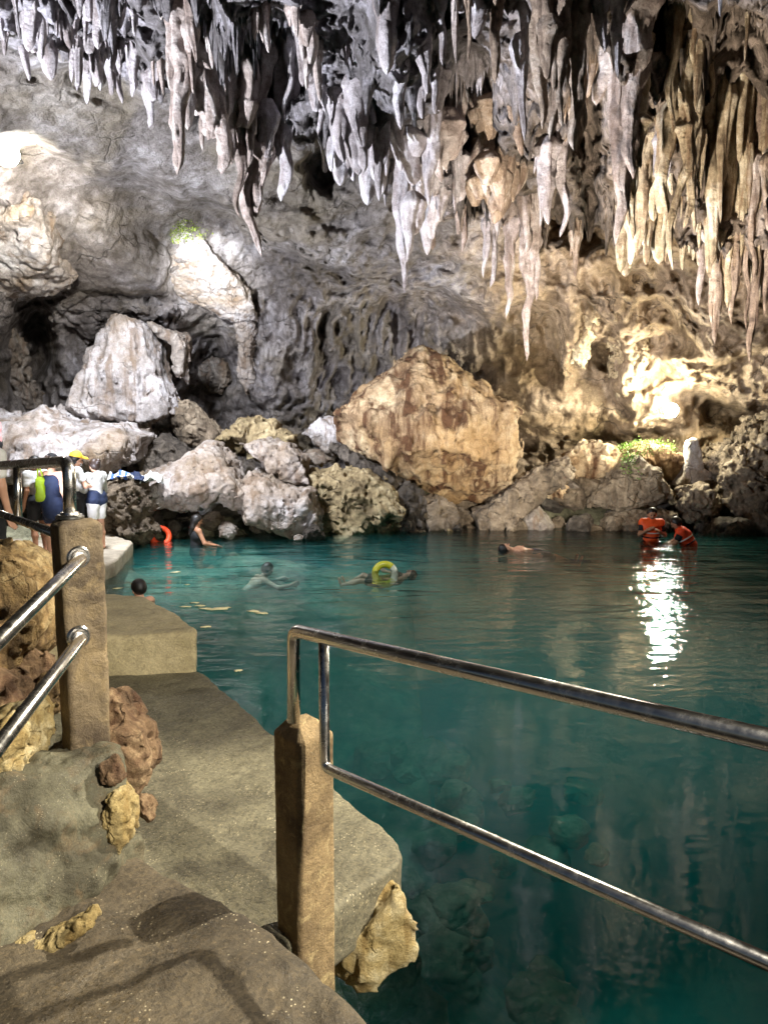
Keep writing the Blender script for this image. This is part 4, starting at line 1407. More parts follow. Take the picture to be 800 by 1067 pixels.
# upper left railing going away on top of the left post
root = empty('railing', PY(73, 541, 2.5), 'steel railing on top of the left post, leading away in front of the people', 'railing', GR)
T1 = PY(72, 481, 2.5)
T0 = PY(0, 485, 3.6)
Lw1 = PY(58, 556, 2.52)
Lw0 = PY(0, 535, 3.6)
reparent(tube('top_rail', [PY(73, 545, 2.5), T1, T1 + (T0 - T1) * 2.4], 0.0205, M['steel'], bend=0.07), root)
reparent(tube('lower_rail', [Lw1, Lw1 + (Lw0 - Lw1) * 2.4], 0.0165, M['steel']), root)
s = 0.62
a, b = T1 + (T0 - T1) * s, Lw1 + (Lw0 - Lw1) * s
aa = PY(18, 487, a[1])
bb = PY(19, 543, a[1])
reparent(tube('baluster', [aa, bb], 0.0165, M['steel']), root)
flange(PY(73, 541, 2.5) + np.array([0, 0, 0.004]), (0.001, 0, 1), 0.045, root)


# ------------------------------------------------------------------ people
def cones_sdf(cones, h, k=0.03, cut=None, pad=0.05):
    A = np.array([c[0] for c in cones], float)
    B = np.array([c[1] for c in cones], float)
    rm = max(max(c[2], c[3]) for c in cones)
    lo = np.minimum(A.min(0), B.min(0)) - rm - pad
    hi = np.maximum(A.max(0), B.max(0)) + rm + pad
    xs, ys, zs = [np.arange(lo[i], hi[i] + h, h) for i in range(3)]
    Fv = np.full((len(xs), len(ys), len(zs)), 1.0)
    for c in cones:
        a, b, ra, rb = np.array(c[0], float), np.array(c[1], float), c[2], c[3]
        kk = min(k, 0.9 * min(ra, rb))
        mr = max(ra, rb) + pad
        i0 = [int(max(0, (min(a[i], b[i]) - mr - lo[i]) // h)) for i in range(3)]
        i1 = [int((max(a[i], b[i]) + mr - lo[i]) // h + 2) for i in range(3)]
        sl = tuple(slice(i0[i], i1[i]) for i in range(3))
        X, Y_, Z = np.meshgrid(xs[sl[0]], ys[sl[1]], zs[sl[2]], indexing='ij')
        e = b - a
        t = np.clip(((X - a[0]) * e[0] + (Y_ - a[1]) * e[1] + (Z - a[2]) * e[2]) / max(e @ e, 1e-9), 0, 1)
        d = np.sqrt((X - a[0] - e[0] * t) ** 2 + (Y_ - a[1] - e[1] * t) ** 2 + (Z - a[2] - e[2] * t) ** 2) - (ra + (rb - ra) * t)
        g = Fv[sl]
        hh = np.clip(0.5 + 0.5 * (g - d) / kk, 0, 1)
        Fv[sl] = np.where(g > 0.9, d, g * (1 - hh) + d * hh - kk * hh * (1 - hh))
    if cut is not None:
        X, Y_, Z = np.meshgrid(xs, ys, zs, indexing='ij')
        Fv = np.maximum(Fv, cut(X, Y_, Z))
    return surface_nets(Fv, np.array([xs[0], ys[0], zs[0]]), h)


def cone_mesh(name, cones, h, mat, parent, k=0.03, cut=None):
    V, Q = cones_sdf(cones, h, k, cut)
    if name in ('shirt', 'shorts', 'top', 'hoodie', 'wrap', 'life_jacket'):
        V = V + 0.016 * np.stack([fbm(V * np.array([7, 7, 11]) + q, 2) for q in (0, 31, 67)], 1)
    return link(name, quad_mesh(name, V, Q), mat, parent)


def V3(*a):
    return np.array(a, float)


BASE = dict(pelvis=V3(0, 0, .92), waist=V3(0, 0, 1.06), chest=V3(0, .01, 1.25), neck=V3(0, 0, 1.42), head=V3(0, .03, 1.545))
for s, n in ((-1, 'L'), (1, 'R')):
    BASE.update({'hip' + n: V3(.085 * s, 0, .88), 'knee' + n: V3(.09 * s, .02, .48), 'ankle' + n: V3(.09 * s, -.02, .085), 'toe' + n: V3(.105 * s, .13, .028),
                 'sh' + n: V3(.165 * s, 0, 1.36), 'el' + n: V3(.215 * s, -.03, 1.10), 'wr' + n: V3(.225 * s, .05, .87)})


def hand_cones(wr, el, side, fwd):
    d = wr - el
    d = d / np.linalg.norm(d)
    fwd = np.array(fwd, float)
    fwd = fwd - d * (fwd @ d)
    fwd /= np.linalg.norm(fwd) + 1e-9
    nrm = np.cross(d, fwd)
    pal = wr + d * 0.085
    out = [(wr, wr + d * 0.05 + fwd * 0.018, .026, .024), (wr, wr + d * 0.05 - fwd * 0.018, .026, .022), (wr + d * .05 + fwd * .018, pal + fwd * .022, .022, .018), (wr + d * .05 - fwd * .018, pal - fwd * .022, .022, .016)]
    for q, (o, l) in enumerate(((.030, .068), (.010, .078), (-.010, .072), (-.029, .054))):
        base = pal + fwd * o
        mid = base + d * l * .55 + nrm * side * .006
        out += [(base, mid, .0105, .010), (mid, mid + d * l * .4 + nrm * side * .022, .010, .008)]
    th = wr + d * .03 + fwd * .03
    out += [(th, th + d * .035 + fwd * .025, .013, .011), (th + d * .035 + fwd * .025, th + d * .07 + fwd * .03, .011, .009)]
    return out


def person(label, loc, rot, pose=None, clothes=(), hair='short', skin='skin', hairmat='hair', h=0.010, group=None, female=False, tilt=(0, 0), hat=None, scale=1.0):
    J = {k: v.copy() for k, v in BASE.items()}
    if pose:
        J.update({k: V3(*v) for k, v in pose.items()})
    root = empty('person', loc, label, 'person', group)
    root.rotation_euler = (tilt[0], tilt[1], rot)
    root.scale = (scale,) * 3
    lat = J['hipR'] - J['hipL']
    lat /= np.linalg.norm(lat)
    latc = J['shR'] - J['shL']
    latc /= np.linalg.norm(latc)
    hd, nk = J['head'], J['neck']
    upv = hd - nk
    upv = upv / np.linalg.norm(upv)
    fwd = np.cross(upv, latc)
    fwd /= np.linalg.norm(fwd)
    sr = np.cross(fwd, upv)
    sw = 0.92 if female else 1.0
    body = [(J['pelvis'] - lat * .065, J['pelvis'] + lat * .065, .112, .112), (J['pelvis'], J['waist'], .115, .102 * sw), (J['waist'], J['chest'], .102 * sw, .118 * sw),
            (J['chest'] - latc * .06, J['chest'] + latc * .06, .112 * sw, .112 * sw), (J['shL'], J['shR'], .058, .058), (J['chest'], nk, .09, .055),
            (nk - upv * .03, nk + upv * .07, .052, .048),
            (hd + upv * .025 - fwd * .012, hd + upv * .028 - fwd * .018, .088, .088), (hd - upv * .045 + fwd * .018, hd - upv * .075 + fwd * .03, .066, .042),
            (hd + fwd * .085 + upv * .005, hd + fwd * .100 - upv * .03, .010, .014),
            (hd + sr * .083 - upv * .01, hd + sr * .085 - upv * .04, .014, .010), (hd - sr * .083 - upv * .01, hd - sr * .085 - upv * .04, .014, .010),
            (hd + fwd * .078 + upv * .028 - sr * .03, hd + fwd * .078 + upv * .028 + sr * .03, .014, .014)]
    for s, n in ((-1, 'L'), (1, 'R')):
        body += [(J['hip' + n], J['knee' + n], .086, .056), (J['knee' + n], J['knee' + n] * .6 + J['ankle' + n] * .4 - fwd * .012, .054, .052), (J['knee' + n] * .6 + J['ankle' + n] * .4 - fwd * .012, J['ankle' + n], .052, .034),
                 (J['ankle' + n] - np.array([0, 0, .035]) - 0.03 * (J['toe' + n] - J['ankle' + n]), J['toe' + n], .036, .028),
                 (J['sh' + n], J['el' + n], .050, .040), (J['el' + n], J['wr' + n], .040, .027)]
        body += hand_cones(J['wr' + n], J['el' + n], s, fwd)
    cone_mesh('body', body, h, M[skin], root, k=0.03)
    # face
    for s in (-1, 1):
        e = hd + fwd * .083 + upv * .008 + sr * s * .032
        cone_mesh('eye', [(e - sr * .006, e + sr * .006, .009, .009)], 0.004, M['eye'], root, k=0.005)
    e = hd + fwd * .079 - upv * .062
    cone_mesh('mouth', [(e - sr * .02, e + sr * .02, .008, .008)], 0.004, M['cloth_maroon'], root, k=0.005)
    # hair
    c0 = hd + upv * .032 - fwd * .022
    hc = [(c0, c0 + upv * .008, .100, .098), (c0 - upv * .03 - fwd * .02, c0, .088, .09)]
    if hair == 'long':
        hc += [(c0 - fwd * .04, nk - fwd * .075 - upv * .02, .075, .06), (nk - fwd * .075 - upv * .02, nk - fwd * .10 - upv * .16, .06, .03)]
    if hair == 'bun':
        hc += [(c0 - fwd * .10 + upv * .03, c0 - fwd * .11 + upv * .035, .045, .045)]
    if hair == 'pony':
        hc += [(c0 - fwd * .10, c0 - fwd * .13 - upv * .10, .035, .03), (c0 - fwd * .13 - upv * .10, c0 - fwd * .11 - upv * .24, .03, .015)]

    def cut(X, Y_, Z):
        q = (X - hd[0]) * fwd[0] + (Y_ - hd[1]) * fwd[1] + (Z - hd[2]) * fwd[2]
        u = (X - hd[0]) * upv[0] + (Y_ - hd[1]) * upv[1] + (Z - hd[2]) * upv[2]
        return np.minimum(q - 0.045 - 0.25 * np.maximum(u, 0), 0.05 - u + q * 0.6 - 0.02) if hair != 'none' else q
    cone_mesh('hair', hc, 0.009, M[hairmat], root, k=0.03, cut=lambda X, Y_, Z: ((X - hd[0]) * fwd[0] + (Y_ - hd[1]) * fwd[1] + (Z - hd[2]) * fwd[2]) - 0.03 - 0.8 * np.clip(((X - hd[0]) * upv[0] + (Y_ - hd[1]) * upv[1] + (Z - hd[2]) * upv[2]) - 0.03, -0.03, 0.2))
    if hat:
        o = cone_mesh('hat', [(c0 + upv * .02, c0 + upv * .028, .108, .104), (c0 + fwd * .06 + upv * .018, c0 + fwd * .17 + upv * .006, .05, .045)], 0.009, M[hat], root, k=0.02,
                      cut=lambda X, Y_, Z: 0.015 - (((X - c0[0]) * upv[0] + (Y_ - c0[1]) * upv[1] + (Z - c0[2]) * upv[2])))
        o['label'] = 'peaked cap'
    for cname, mat, kind in clothes:
        g = 0.020
        cc = []
        if kind in ('tee', 'hoodie', 'vest', 'tank', 'dress'):
            cc += [(J['pelvis'] * (0.6 if kind != 'hoodie' else 0.75) + J['waist'] * (0.4 if kind != 'hoodie' else .25), J['waist'], .118 + g * .6, .106 * sw + g), (J['waist'], J['chest'], .106 * sw + g, .118 * sw + g), (J['chest'] - latc * .06, J['chest'] + latc * .06, .112 * sw + g, .112 * sw + g)]
            if kind in ('tee', 'hoodie', 'vest'):
                cc += [(J['shL'], J['shR'], .058 + g, .058 + g), (J['chest'], nk - upv * .03, .09 + g, .062 + g * .5)]
            if kind == 'tank':
                for s, n in ((-1, 'L'), (1, 'R')):
                    cc += [(J['chest'] + latc * s * .07, J['sh' + n] - latc * s * .06 + upv * .03, .055 + g, .035)]
            if kind == 'vest':
                cc = [(a, b, ra + .022, rb + .022) for a, b, ra, rb in cc]
            if kind in ('tee', 'hoodie'):
                for s, n in ((-1, 'L'), (1, 'R')):
                    if kind == 'tee':
                        cc += [(J['sh' + n], J['sh' + n] * .45 + J['el' + n] * .55, .052 + g, .046 + g)]
                    else:
                        cc += [(J['sh' + n], J['el' + n], .054 + g, .046 + g), (J['el' + n], J['wr' + n] * .9 + J['el' + n] * .1, .046 + g, .034 + g)]
            if kind == 'hoodie':
                cc += [(nk - fwd * .07 - upv * .03, nk - fwd * .085 - upv * .07, .07, .06)]
            if kind == 'dress':
                cc += [(J['pelvis'] - lat * .06, J['pelvis'] + lat * .06, .12 + g, .12 + g), (J['pelvis'] + V3(0, 0, -.03), J['pelvis'] + V3(0, 0, -.16), .14, .16)]
                for s, n in ((-1, 'L'), (1, 'R')):
                    cc += [(J['chest'] + latc * s * .07, J['sh' + n] - latc * s * .06 + upv * .03, .055 + g, .035)]
        if kind in ('shorts', 'wrap', 'briefs'):
            cc += [(J['pelvis'] - lat * .065, J['pelvis'] + lat * .065, .112 + g, .112 + g)]
            if kind != 'wrap':
                f = .62 if kind == 'shorts' else .18
                for s, n in ((-1, 'L'), (1, 'R')):
                    cc += [(J['hip' + n], J['hip' + n] * (1 - f) + J['knee' + n] * f, .09 + g, .068 + g)]
            else:
                cc = [(J['pelvis'] - lat * .07 + V3(0, 0, .0), J['pelvis'] + lat * .07 + V3(0, 0, .0), .137, .137), (J['pelvis'] - lat * .05 + V3(0, 0, .10), J['pelvis'] + lat * .05 + V3(0, 0, .10), .128, .128)]
        if kind == 'shoes':
            for s, n in ((-1, 'L'), (1, 'R')):
                cc = [(J['ankle' + n] - np.array([0, 0, .06]) - 0.03 * (J['toe' + n] - J['ankle' + n]), J['toe' + n] - V3(0, 0, .012), .036, .036)]
                cone_mesh('sandal', cc, 0.009, M[mat], root, k=0.02)
            continue
        o = cone_mesh(cname, cc, 0.011, M[mat], root, k=0.035)
        if kind == 'vest':
            for zz in (0.25, 0.75):
                pcen = J['waist'] * (1 - zz) + J['chest'] * zz
                th = np.linspace(0, 2 * np.pi, 24)
                pts = [pcen + latc * math.cos(t) * .215 * sw + fwd * math.sin(t) * .158 for t in th]
                bnd = tube('strap', pts, 0.013, M['reflect'], bend=0)
                bnd.parent = o
                bnd.data.materials[0] = M['cloth_black'] if zz < .5 else M['reflect']
    return root


GP = 'people on the landing'
person('person in a white T-shirt and black shorts cut by the left border, bare arm hanging', PY(-14, 560, 6.9) * V3(1, 1, 0) + V3(0, 0, 0.74), R(-15), clothes=(('shirt', 'cloth_white', 'tee'), ('shorts', 'cloth_black', 'shorts')),
       pose=dict(wrR=(.235, .02, .86), elR=(.22, -.03, 1.10)), h=0.009)
person('person in white shirt and black shorts standing with a neon green bag and white sandals', PZ(42, 577, ZL), R(60), clothes=(('shirt', 'cloth_white', 'tee'), ('shorts', 'cloth_black', 'shorts'), ('sandal', 'cloth_white', 'shoes')), group=GP, skin='skin_tan', scale=.97)
person('person seen from behind in a navy blue sleeveless dress with a black cap', PZ(58, 582, ZL), R(-12), clothes=(('top', 'cloth_navy', 'dress'), ('shorts', 'cloth_navy', 'shorts')), hair='bun', hairmat='hair_brown', female=True, group=GP, hat='cloth_black', scale=.99)
person('person with a yellow cap and white shirt half hidden behind the left post', PZ(82, 574, ZL), R(-55), clothes=(('shirt', 'cloth_white', 'tee'), ('shorts', 'cloth_black', 'shorts')), hair='short', hat='cloth_yellow', group=GP, pose=dict(elR=(.24, .10, 1.12), wrR=(.12, .28, 1.10)))
person('person in a grey hoodie, blue wrap and white shorts standing at the water edge', PZ(103, 573, ZL), R(62), clothes=(('hoodie', 'cloth_grey', 'hoodie'), ('wrap', 'cloth_navy', 'wrap'), ('shorts', 'cloth_white', 'shorts')), hair='bun', hairmat='hair_brown', female=True, group=GP,
       pose=dict(elL=(-.22, .08, 1.12), wrL=(-.14, .26, 1.2), elR=(.22, .06, 1.10), wrR=(.15, .25, 1.15)), scale=.93)
person('person in pink with a blue cap up on the ledge, cut by the left border', PY(-5, 458, 15.0) * V3(1, 1, 0) + V3(0, 0, PY(0, 458, 15.0)[2] - 0.9), R(100), clothes=(('shirt', 'cloth_pink', 'tee'), ('shorts', 'cloth_black', 'shorts')), hat='cloth_blue', group=GP, scale=0.9)

# neon bag carried by the second person
def bag(name, label, p, size, mat, cat='bag', seed=0, rot=0.0):
    sx, sy, sz = size
    h = min(size) / 9
    pad = 4 * h
    xs, ys, zs = [np.arange(-q / 2 - pad, q / 2 + pad + h, h) for q in size]
    X, Y_, Z = np.meshgrid(xs, ys, zs, indexing='ij')
    r = min(size) * .35
    q = np.stack([np.abs(X) - sx / 2 + r, np.abs(Y_) - sy / 2 + r, np.abs(Z) - sz / 2 + r], -1)
    Fv = np.linalg.norm(np.maximum(q, 0), axis=-1) + np.minimum(q.max(-1), 0) - r
    P = np.stack([X, Y_, Z], -1).reshape(-1, 3)
    Fv += (min(size) * .22 * fbm(P / max(size) * 3.3 + seed * 3, 3)).reshape(Fv.shape)
    V, Q = surface_nets(Fv, np.array([xs[0], ys[0], zs[0]]), h)
    o = link(name, quad_mesh(name, V, Q), M[mat], loc=p)
    o.rotation_euler.z = rot
    return tag(o, label, cat)


bp = PY(43, 510, 12.1)
b = bag('bag', 'neon yellow green bag hanging at the side of the person in white', bp, (0.17, 0.16, 0.40), 'neon', rot=.3)
st_ = tube('strap', [V3(-.05, 0, .15), V3(-.03, 0.02, .42), V3(.05, 0, .15)], 0.012, M['neon'], bend=0.1)
st_.parent = b


# swimmers
GS = 'swimmers in the pool'
person('dark haired swimmer by the concrete block, only head and bare shoulders above water', PZ(146, 628, 0.0) - V3(0, 0, 1.36), R(55), hair='short', clothes=(('shorts', 'cloth_navy', 'shorts'),), group=GS, h=0.009)
person('dark haired woman in a black swimsuit standing waist deep beside the left shore rocks', PZ(205, 567, 0.0) - V3(0, 0, 1.08), R(-60), hair='long', skin='skin_tan', clothes=(('swimsuit', 'cloth_black', 'tank'), ('briefs', 'cloth_black', 'briefs')), female=True, group=GS,
       pose=dict(elL=(-.27, .10, 1.12), wrL=(-.2, .30, 1.06), elR=(.27, .08, 1.12), wrR=(.25, .3, 1.06)))
person('swimmer doing breaststroke, black hair and one arm at the surface left of centre', PZ(281, 584, 0.0) + V3(-1.05, -0.6, -1.19), R(-60), tilt=(R(-50), 0), hair='short', clothes=(('shorts', 'cloth_black', 'shorts'),), group=GS,
       pose=dict(head=(0, -.03, 1.55), elR=(.36, .20, 1.42), wrR=(.36, .34, 1.64), elL=(-.34, .22, 1.45), wrL=(-.25, .36, 1.65)))
P_ = PZ(398, 592, 0.0)
person('pale swimmer lying back beside the yellow green swim ring', P_ + V3(-0.70, 0.30, -0.45), R(80), tilt=(R(76), 0), hair='short', clothes=(('shorts', 'cloth_black', 'shorts'), ('shirt', 'cloth_black', 'tank')), group=GS, scale=.8,
       pose=dict(kneeL=(-.12, .14, .50), kneeR=(.14, .20, .52), ankleL=(-.12, .14, .10), ankleR=(.14, .10, .12), toeL=(-.12, .28, .05), toeR=(.14, .26, .06), elR=(.34, .06, 1.2), wrR=(.40, .14, 0.98), elL=(-.34, .06, 1.2), wrL=(-.40, .14, 0.98)))
person('fair skinned swimmer lying flat on the water right of centre, face up', PZ(526, 573, 0.0) + V3(1.5, 0.27, -0.30), R(-80), tilt=(R(79), 0), hair='short', clothes=(('shorts', 'cloth_navy', 'shorts'),), group=GS,
       pose=dict(elR=(.3, 0, 1.3), wrR=(.45, .03, 1.12), elL=(-.3, 0, 1.3), wrL=(-.42, .03, 1.1)))
person('person standing waist deep in an orange life jacket with dark bands, facing the viewer', PZ(678, 563, 0.0) - V3(0, 0, 1.0), R(170), hair='short', skin='skin_tan', clothes=(('shirt', 'cloth_black', 'tee'), ('life_jacket', 'orange', 'vest'), ('shorts', 'cloth_black', 'shorts')), group=GS,
       pose=dict(elL=(-.25, .08, 1.13), wrL=(-.12, .24, 1.22), elR=(.24, .10, 1.13), wrR=(.10, .24, 1.25)))
person('person bending forward in the water in an orange red life jacket, turned sideways', PZ(718, 566, 0.0) - V3(0, 0, 1.10), R(70), hair='short', skin='skin_tan', clothes=(('shirt', 'cloth_black', 'tee'), ('life_jacket', 'red', 'vest')), group=GS,
       pose=dict(chest=(0, .12, 1.24), neck=(0, .2, 1.38), head=(0, .27, 1.49), shL=(-.165, .16, 1.33), shR=(.165, .16, 1.33), elL=(-.22, .26, 1.12), wrL=(-.15, .42, 1.05), elR=(.22, .26, 1.12), wrR=(.15, .42, 1.05)))


def torus(name, label, c, Rr, r, rot, mats, cat, nseg=48):
    th = np.linspace(0, 2 * np.pi, nseg, endpoint=False)
    ph = np.linspace(0, 2 * np.pi, 16, endpoint=False)
    T, Pp = np.meshgrid(th, ph, indexing='ij')
    V = np.stack([(Rr + r * np.cos(Pp)) * np.cos(T), (Rr + r * np.cos(Pp)) * np.sin(T), r * np.sin(Pp) * (1 + .04 * np.sin(9 * T))], -1).reshape(-1, 3)
    ids = np.arange(nseg * 16).reshape(nseg, 16)
    a = np.roll(ids, -1, 0)
    Q = np.stack([ids, a, np.roll(a, -1, 1), np.roll(ids, -1, 1)], -1).reshape(-1, 4)
    o = link(name, quad_mesh(name, V, Q), M[mats[0]], loc=c)
    if len(mats) > 1:
        o.data.materials.append(M[mats[1]])
        mi = np.repeat(((np.arange(nseg) // (nseg // 8)) % 2 == 1), 16)
        seg = np.arange(nseg)
        mi = np.repeat((seg < nseg // 8) | (seg > nseg - nseg // 7), 16).astype(np.int32)
        o.data.polygons.foreach_set('material_index', mi)
    o.rotation_euler = rot
    return tag(o, label, cat)


torus('swim_ring', 'yellow green swim ring with a white section standing up around a floating swimmer', PZ(401, 594, 0.0) + V3(0, 0, -.07), 0.165, 0.058, (R(72), 0, R(12)), ('ringyellow', 'ringwhite'), 'swim ring')
torus('life_ring', 'bright red life ring leaning on the brown rock at the left shore', PZ(168, 563, 0.0) + V3(0.0, -.05, .10), 0.18, 0.055, (R(62), R(25), R(20)), ('red',), 'life ring')

# clothes and bags on rocks
def cloth(name, label, px, py, Y, w, hgt, mat, seed, cat='clothing', n=22, mat2=None):
    c = PY(px, py, Y)
    u = np.linspace(-1, 1, n)
    U, W = np.meshgrid(u, u, indexing='ij')
    P = np.stack([U * 1.3 + seed * 7, W * 1.3, np.zeros_like(U)], -1).reshape(-1, 3)
    zz = (fbm(P, 3).reshape(U.shape) * 0.9 + 0.75 * np.exp(-(U ** 2 + W ** 2) * 1.6)) * hgt
    x = U * w * (1 + .15 * fbm(P + 5, 2).reshape(U.shape))
    y = W * w * .7 + .2 * w * fbm(P + 9, 2).reshape(U.shape)
    V = np.stack([x, y, zz], -1).reshape(-1, 3)
    ids = np.arange(n * n).reshape(n, n)
    Q = np.stack([ids[:-1, :-1], ids[1:, :-1], ids[1:, 1:], ids[:-1, 1:]], -1).reshape(-1, 4)
    o = link(name, quad_mesh(name, V, Q), M[mat], loc=c)
    md = o.modifiers.new('thickness', 'SOLIDIFY')
    md.thickness = 0.02
    if mat2:
        o.data.materials.append(M[mat2])
        mi = (np.arange((n - 1) ** 2) // (n - 1) % 6 < 3).astype(np.int32)
        o.data.polygons.foreach_set('material_index', mi)
    return tag(o, label, cat)


cloth('towel', 'blue and white striped towel heaped on the rocks right of the woman in grey', 126, 498, 14.9, 0.22, 0.2, 'cloth_blue', 1, 'towel', mat2='cloth_white')
cloth('shirt', 'dark navy clothes bundle on the rocks between two pale towels', 140, 500, 15.1, 0.18, 0.2, 'cloth_navy', 2)
cloth('towel', 'white towel with pale blue folds at the right end of the clothes heap', 157, 501, 15.3, 0.22, 0.24, 'cloth_white', 3, 'towel')
bag('backpack', 'dark maroon backpack lying on the white ledge', PY(47, 459, 15.6), (0.20, 0.18, 0.28), 'cloth_maroon', 'backpack', 4)
bag('pouch', 'small yellow pouch on the white ledge beside the maroon backpack', PY(61, 462, 15.5), (0.20, 0.14, 0.10), 'cloth_yellow', 'pouch', 5)
cloth('towel', 'blue and white towel on the white ledge right of the yellow pouch', 72, 456, 15.8, 0.17, 0.12, 'cloth_white', 6, 'towel', mat2='cloth_navy')

# floating leaves
for i, (x, y, s) in enumerate([(193, 633, .09), (203, 629, .07), (208, 632, .08), (214, 635, .10), (228, 635, .16), (264, 638, .10), (272, 640, .09), (214, 654, .07), (183, 597, .09), (122, 614, .08), (195, 610, .05), (248, 700, .05)]):
    n = 10
    r_ = np.random.default_rng(70 + i)
    th = np.linspace(0, 2 * np.pi, 16, endpoint=False)
    rr = s * (0.7 + .35 * r_.random(16))
    V = [np.array([0, 0, .022])] + [np.array([math.cos(t) * q, math.sin(t) * q * .5, .008 + .012 * r_.random()]) for t, q in zip(th, rr)]
    me = quad_mesh('floating_leaf', np.array(V), np.array([[0, 1 + k, 1 + (k + 1) % 16] for k in range(16)]))
    o = link('floating_leaf', me, M['debris'], loc=PZ(x, y, 0.0))
    o.modifiers.new('thickness', 'SOLIDIFY').thickness = 0.006
    o.rotation_euler.z = r_.uniform(-.4, .4)
    tag(o, 'pale scrap of leaf floating on the water near the walkway', 'leaf', 'floating leaf scraps')


# moss and ferns: clumps of little leaves growing on the lit rocks
def leaves(name, label, rocks, boxes, n, size, mat, seed):
    r_ = np.random.default_rng(seed)
    C, Nn = [], []
    for o in rocks:
        me = o.data
        co = np.empty(len(me.vertices) * 3)
        me.vertices.foreach_get('co', co)
        no = np.empty(len(me.vertices) * 3)
        me.vertices.foreach_get('normal', no)
        co = co.reshape(-1, 3) + np.array(o.location)
        no = no.reshape(-1, 3)
        px, py = project(co)
        ok = np.zeros(len(co), bool)
        for x0, y0, x1, y1 in boxes:
            e = ((px - (x0 + x1) / 2) / (x1 - x0) * 2) ** 2 + ((py - (y0 + y1) / 2) / (y1 - y0) * 2) ** 2
            ok |= e + 0.8 * fbm(co * 2.5, 2) < 1
        ok &= (no[:, 1] < 0.1) | (no[:, 2] > 0.5)
        C.append(co[ok])
        Nn.append(no[ok])
    C, Nn = np.concatenate(C), np.concatenate(Nn)
    V, Q = [], []
    for k in r_.integers(0, len(C), n):
        d = Nn[k] + r_.normal(size=3) * .6
        d /= np.linalg.norm(d)
        q = np.cross(d, r_.normal(size=3))
        q /= np.linalg.norm(q)
        L = size * r_.uniform(.5, 1.4)
        p = C[k] - Nn[k] * .01 + r_.normal(size=3) * np.array([.09, .05, .045])
        i = len(V)
        nn = np.cross(d, q)
        V += [p, p + d * L * .5 + q * L * .35 + nn * L * .1, p + d * L, p + d * L * .5 - q * L * .35 + nn * L * .1]
        Q.append([i, i + 1, i + 2, i + 3])
    o = link(name, quad_mesh(name, np.array(V), np.array(Q)), M[mat])
    return tag(o, label, 'moss' if 'moss' in name else 'fern', kind='stuff')


bpy.context.view_layer.update()
FR = [o for o in COL.objects if o.type == 'MESH' and o.get('label', '').split(',')[0] in ('smooth tan boulder with green moss on top below the floodlight', 'pyramid shaped tan rock in the middle of the right shore rubble', 'tan block between the leaning slab and the lamp lit wall')]
leaves('moss', 'yellow green moss on the top of the white sunlit rock face', [WS], [(162, 228, 214, 252)], 5000, .038, 'moss', 1)
leaves('moss', 'bright green moss and small leaves on the rocks below the floodlight', FR, [(640, 452, 680, 476), (652, 466, 664, 500), (676, 458, 716, 470)], 3800, .040, 'fern', 2)

# ------------------------------------------------------------------ the floodlight in the photo
LP = shell_hit(693, 428)[0] + V3(0, -0.42, 0)
root = empty('floodlight', LP, 'glaring white floodlight on the rocks at the right of the cave wall', 'floodlight')


def box(name, size, mat, parent, loc=(0, 0, 0), bev=0.01):
    bm = bmesh.new()
    bmesh.ops.create_cube(bm, size=1)
    for v in bm.verts:
        v.co = Vector((v.co.x * size[0], v.co.y * size[1], v.co.z * size[2]))
    bmesh.ops.bevel(bm, geom=bm.edges[:], offset=bev, segments=2, affect='EDGES')
    me = bpy.data.meshes.new(name)
    bm.to_mesh(me)
    bm.free()
    o = link(name, me, mat, parent, loc)
    return o


box('housing', (0.22, 0.10, 0.20), M['lampmetal'], root, (0, 0.03, 0))
V, Q = cones_sdf([(V3(-.01, -.03, 0), V3(.01, -.03, 0), .16, .16)], 0.012)
V[:, 1] = -0.02 + (V[:, 1] + .03) * 0.35
link('lens', quad_mesh('lens', V, Q), M['lens'], root)
tube('bracket', [V3(-.14, .05, 0), V3(-.14, .05, -.18), V3(.14, .05, -.18), V3(.14, .05, 0)], .012, M['lampmetal'], root)


GL = shell_hit(22, 165)[0]
LQ = GL + V3(-0.02, -0.45, -0.10)
root = empty('floodlight', LQ, 'added floodlight making the white glare at the left border of the upper cave wall', 'floodlight')  # fixture added to give the blown-out white spot
box('housing', (0.26, 0.10, 0.24), M['lampmetal'], root, (0, 0.03, 0))
V, Q = cones_sdf([(V3(-.01, -.03, 0), V3(.01, -.03, 0), .19, .19)], 0.014)
V[:, 1] = -0.02 + (V[:, 1] + .03) * 0.35
link('lens', quad_mesh('lens', V, Q), M['lens'], root)
tube('bracket', [V3(-.15, .05, 0), V3(-.15, .25, -.05), V3(.15, .25, -.05), V3(.15, .05, 0)], .012, M['lampmetal'], root)


# ------------------------------------------------------------------ light
def spot(name, loc, target, power, color, size, angle=120, blend=0.6):
    l = bpy.data.lights.new(name, 'SPOT')
    l.energy = power
    l.color = color
    l.shadow_soft_size = size
    l.spot_size = R(angle)
    l.spot_blend = blend
    o = bpy.data.objects.new(name, l)
    COL.objects.link(o)
    o.location = loc
    o.rotation_euler = (Vector(target) - Vector(loc)).to_track_quat('-Z', 'Y').to_euler()
    return o


def point(name, loc, power, color, size):
    l = bpy.data.lights.new(name, 'POINT')
    l.energy = power
    l.color = color
    l.shadow_soft_size = size
    o = bpy.data.objects.new(name, l)
    COL.objects.link(o)
    o.location = loc
    return o


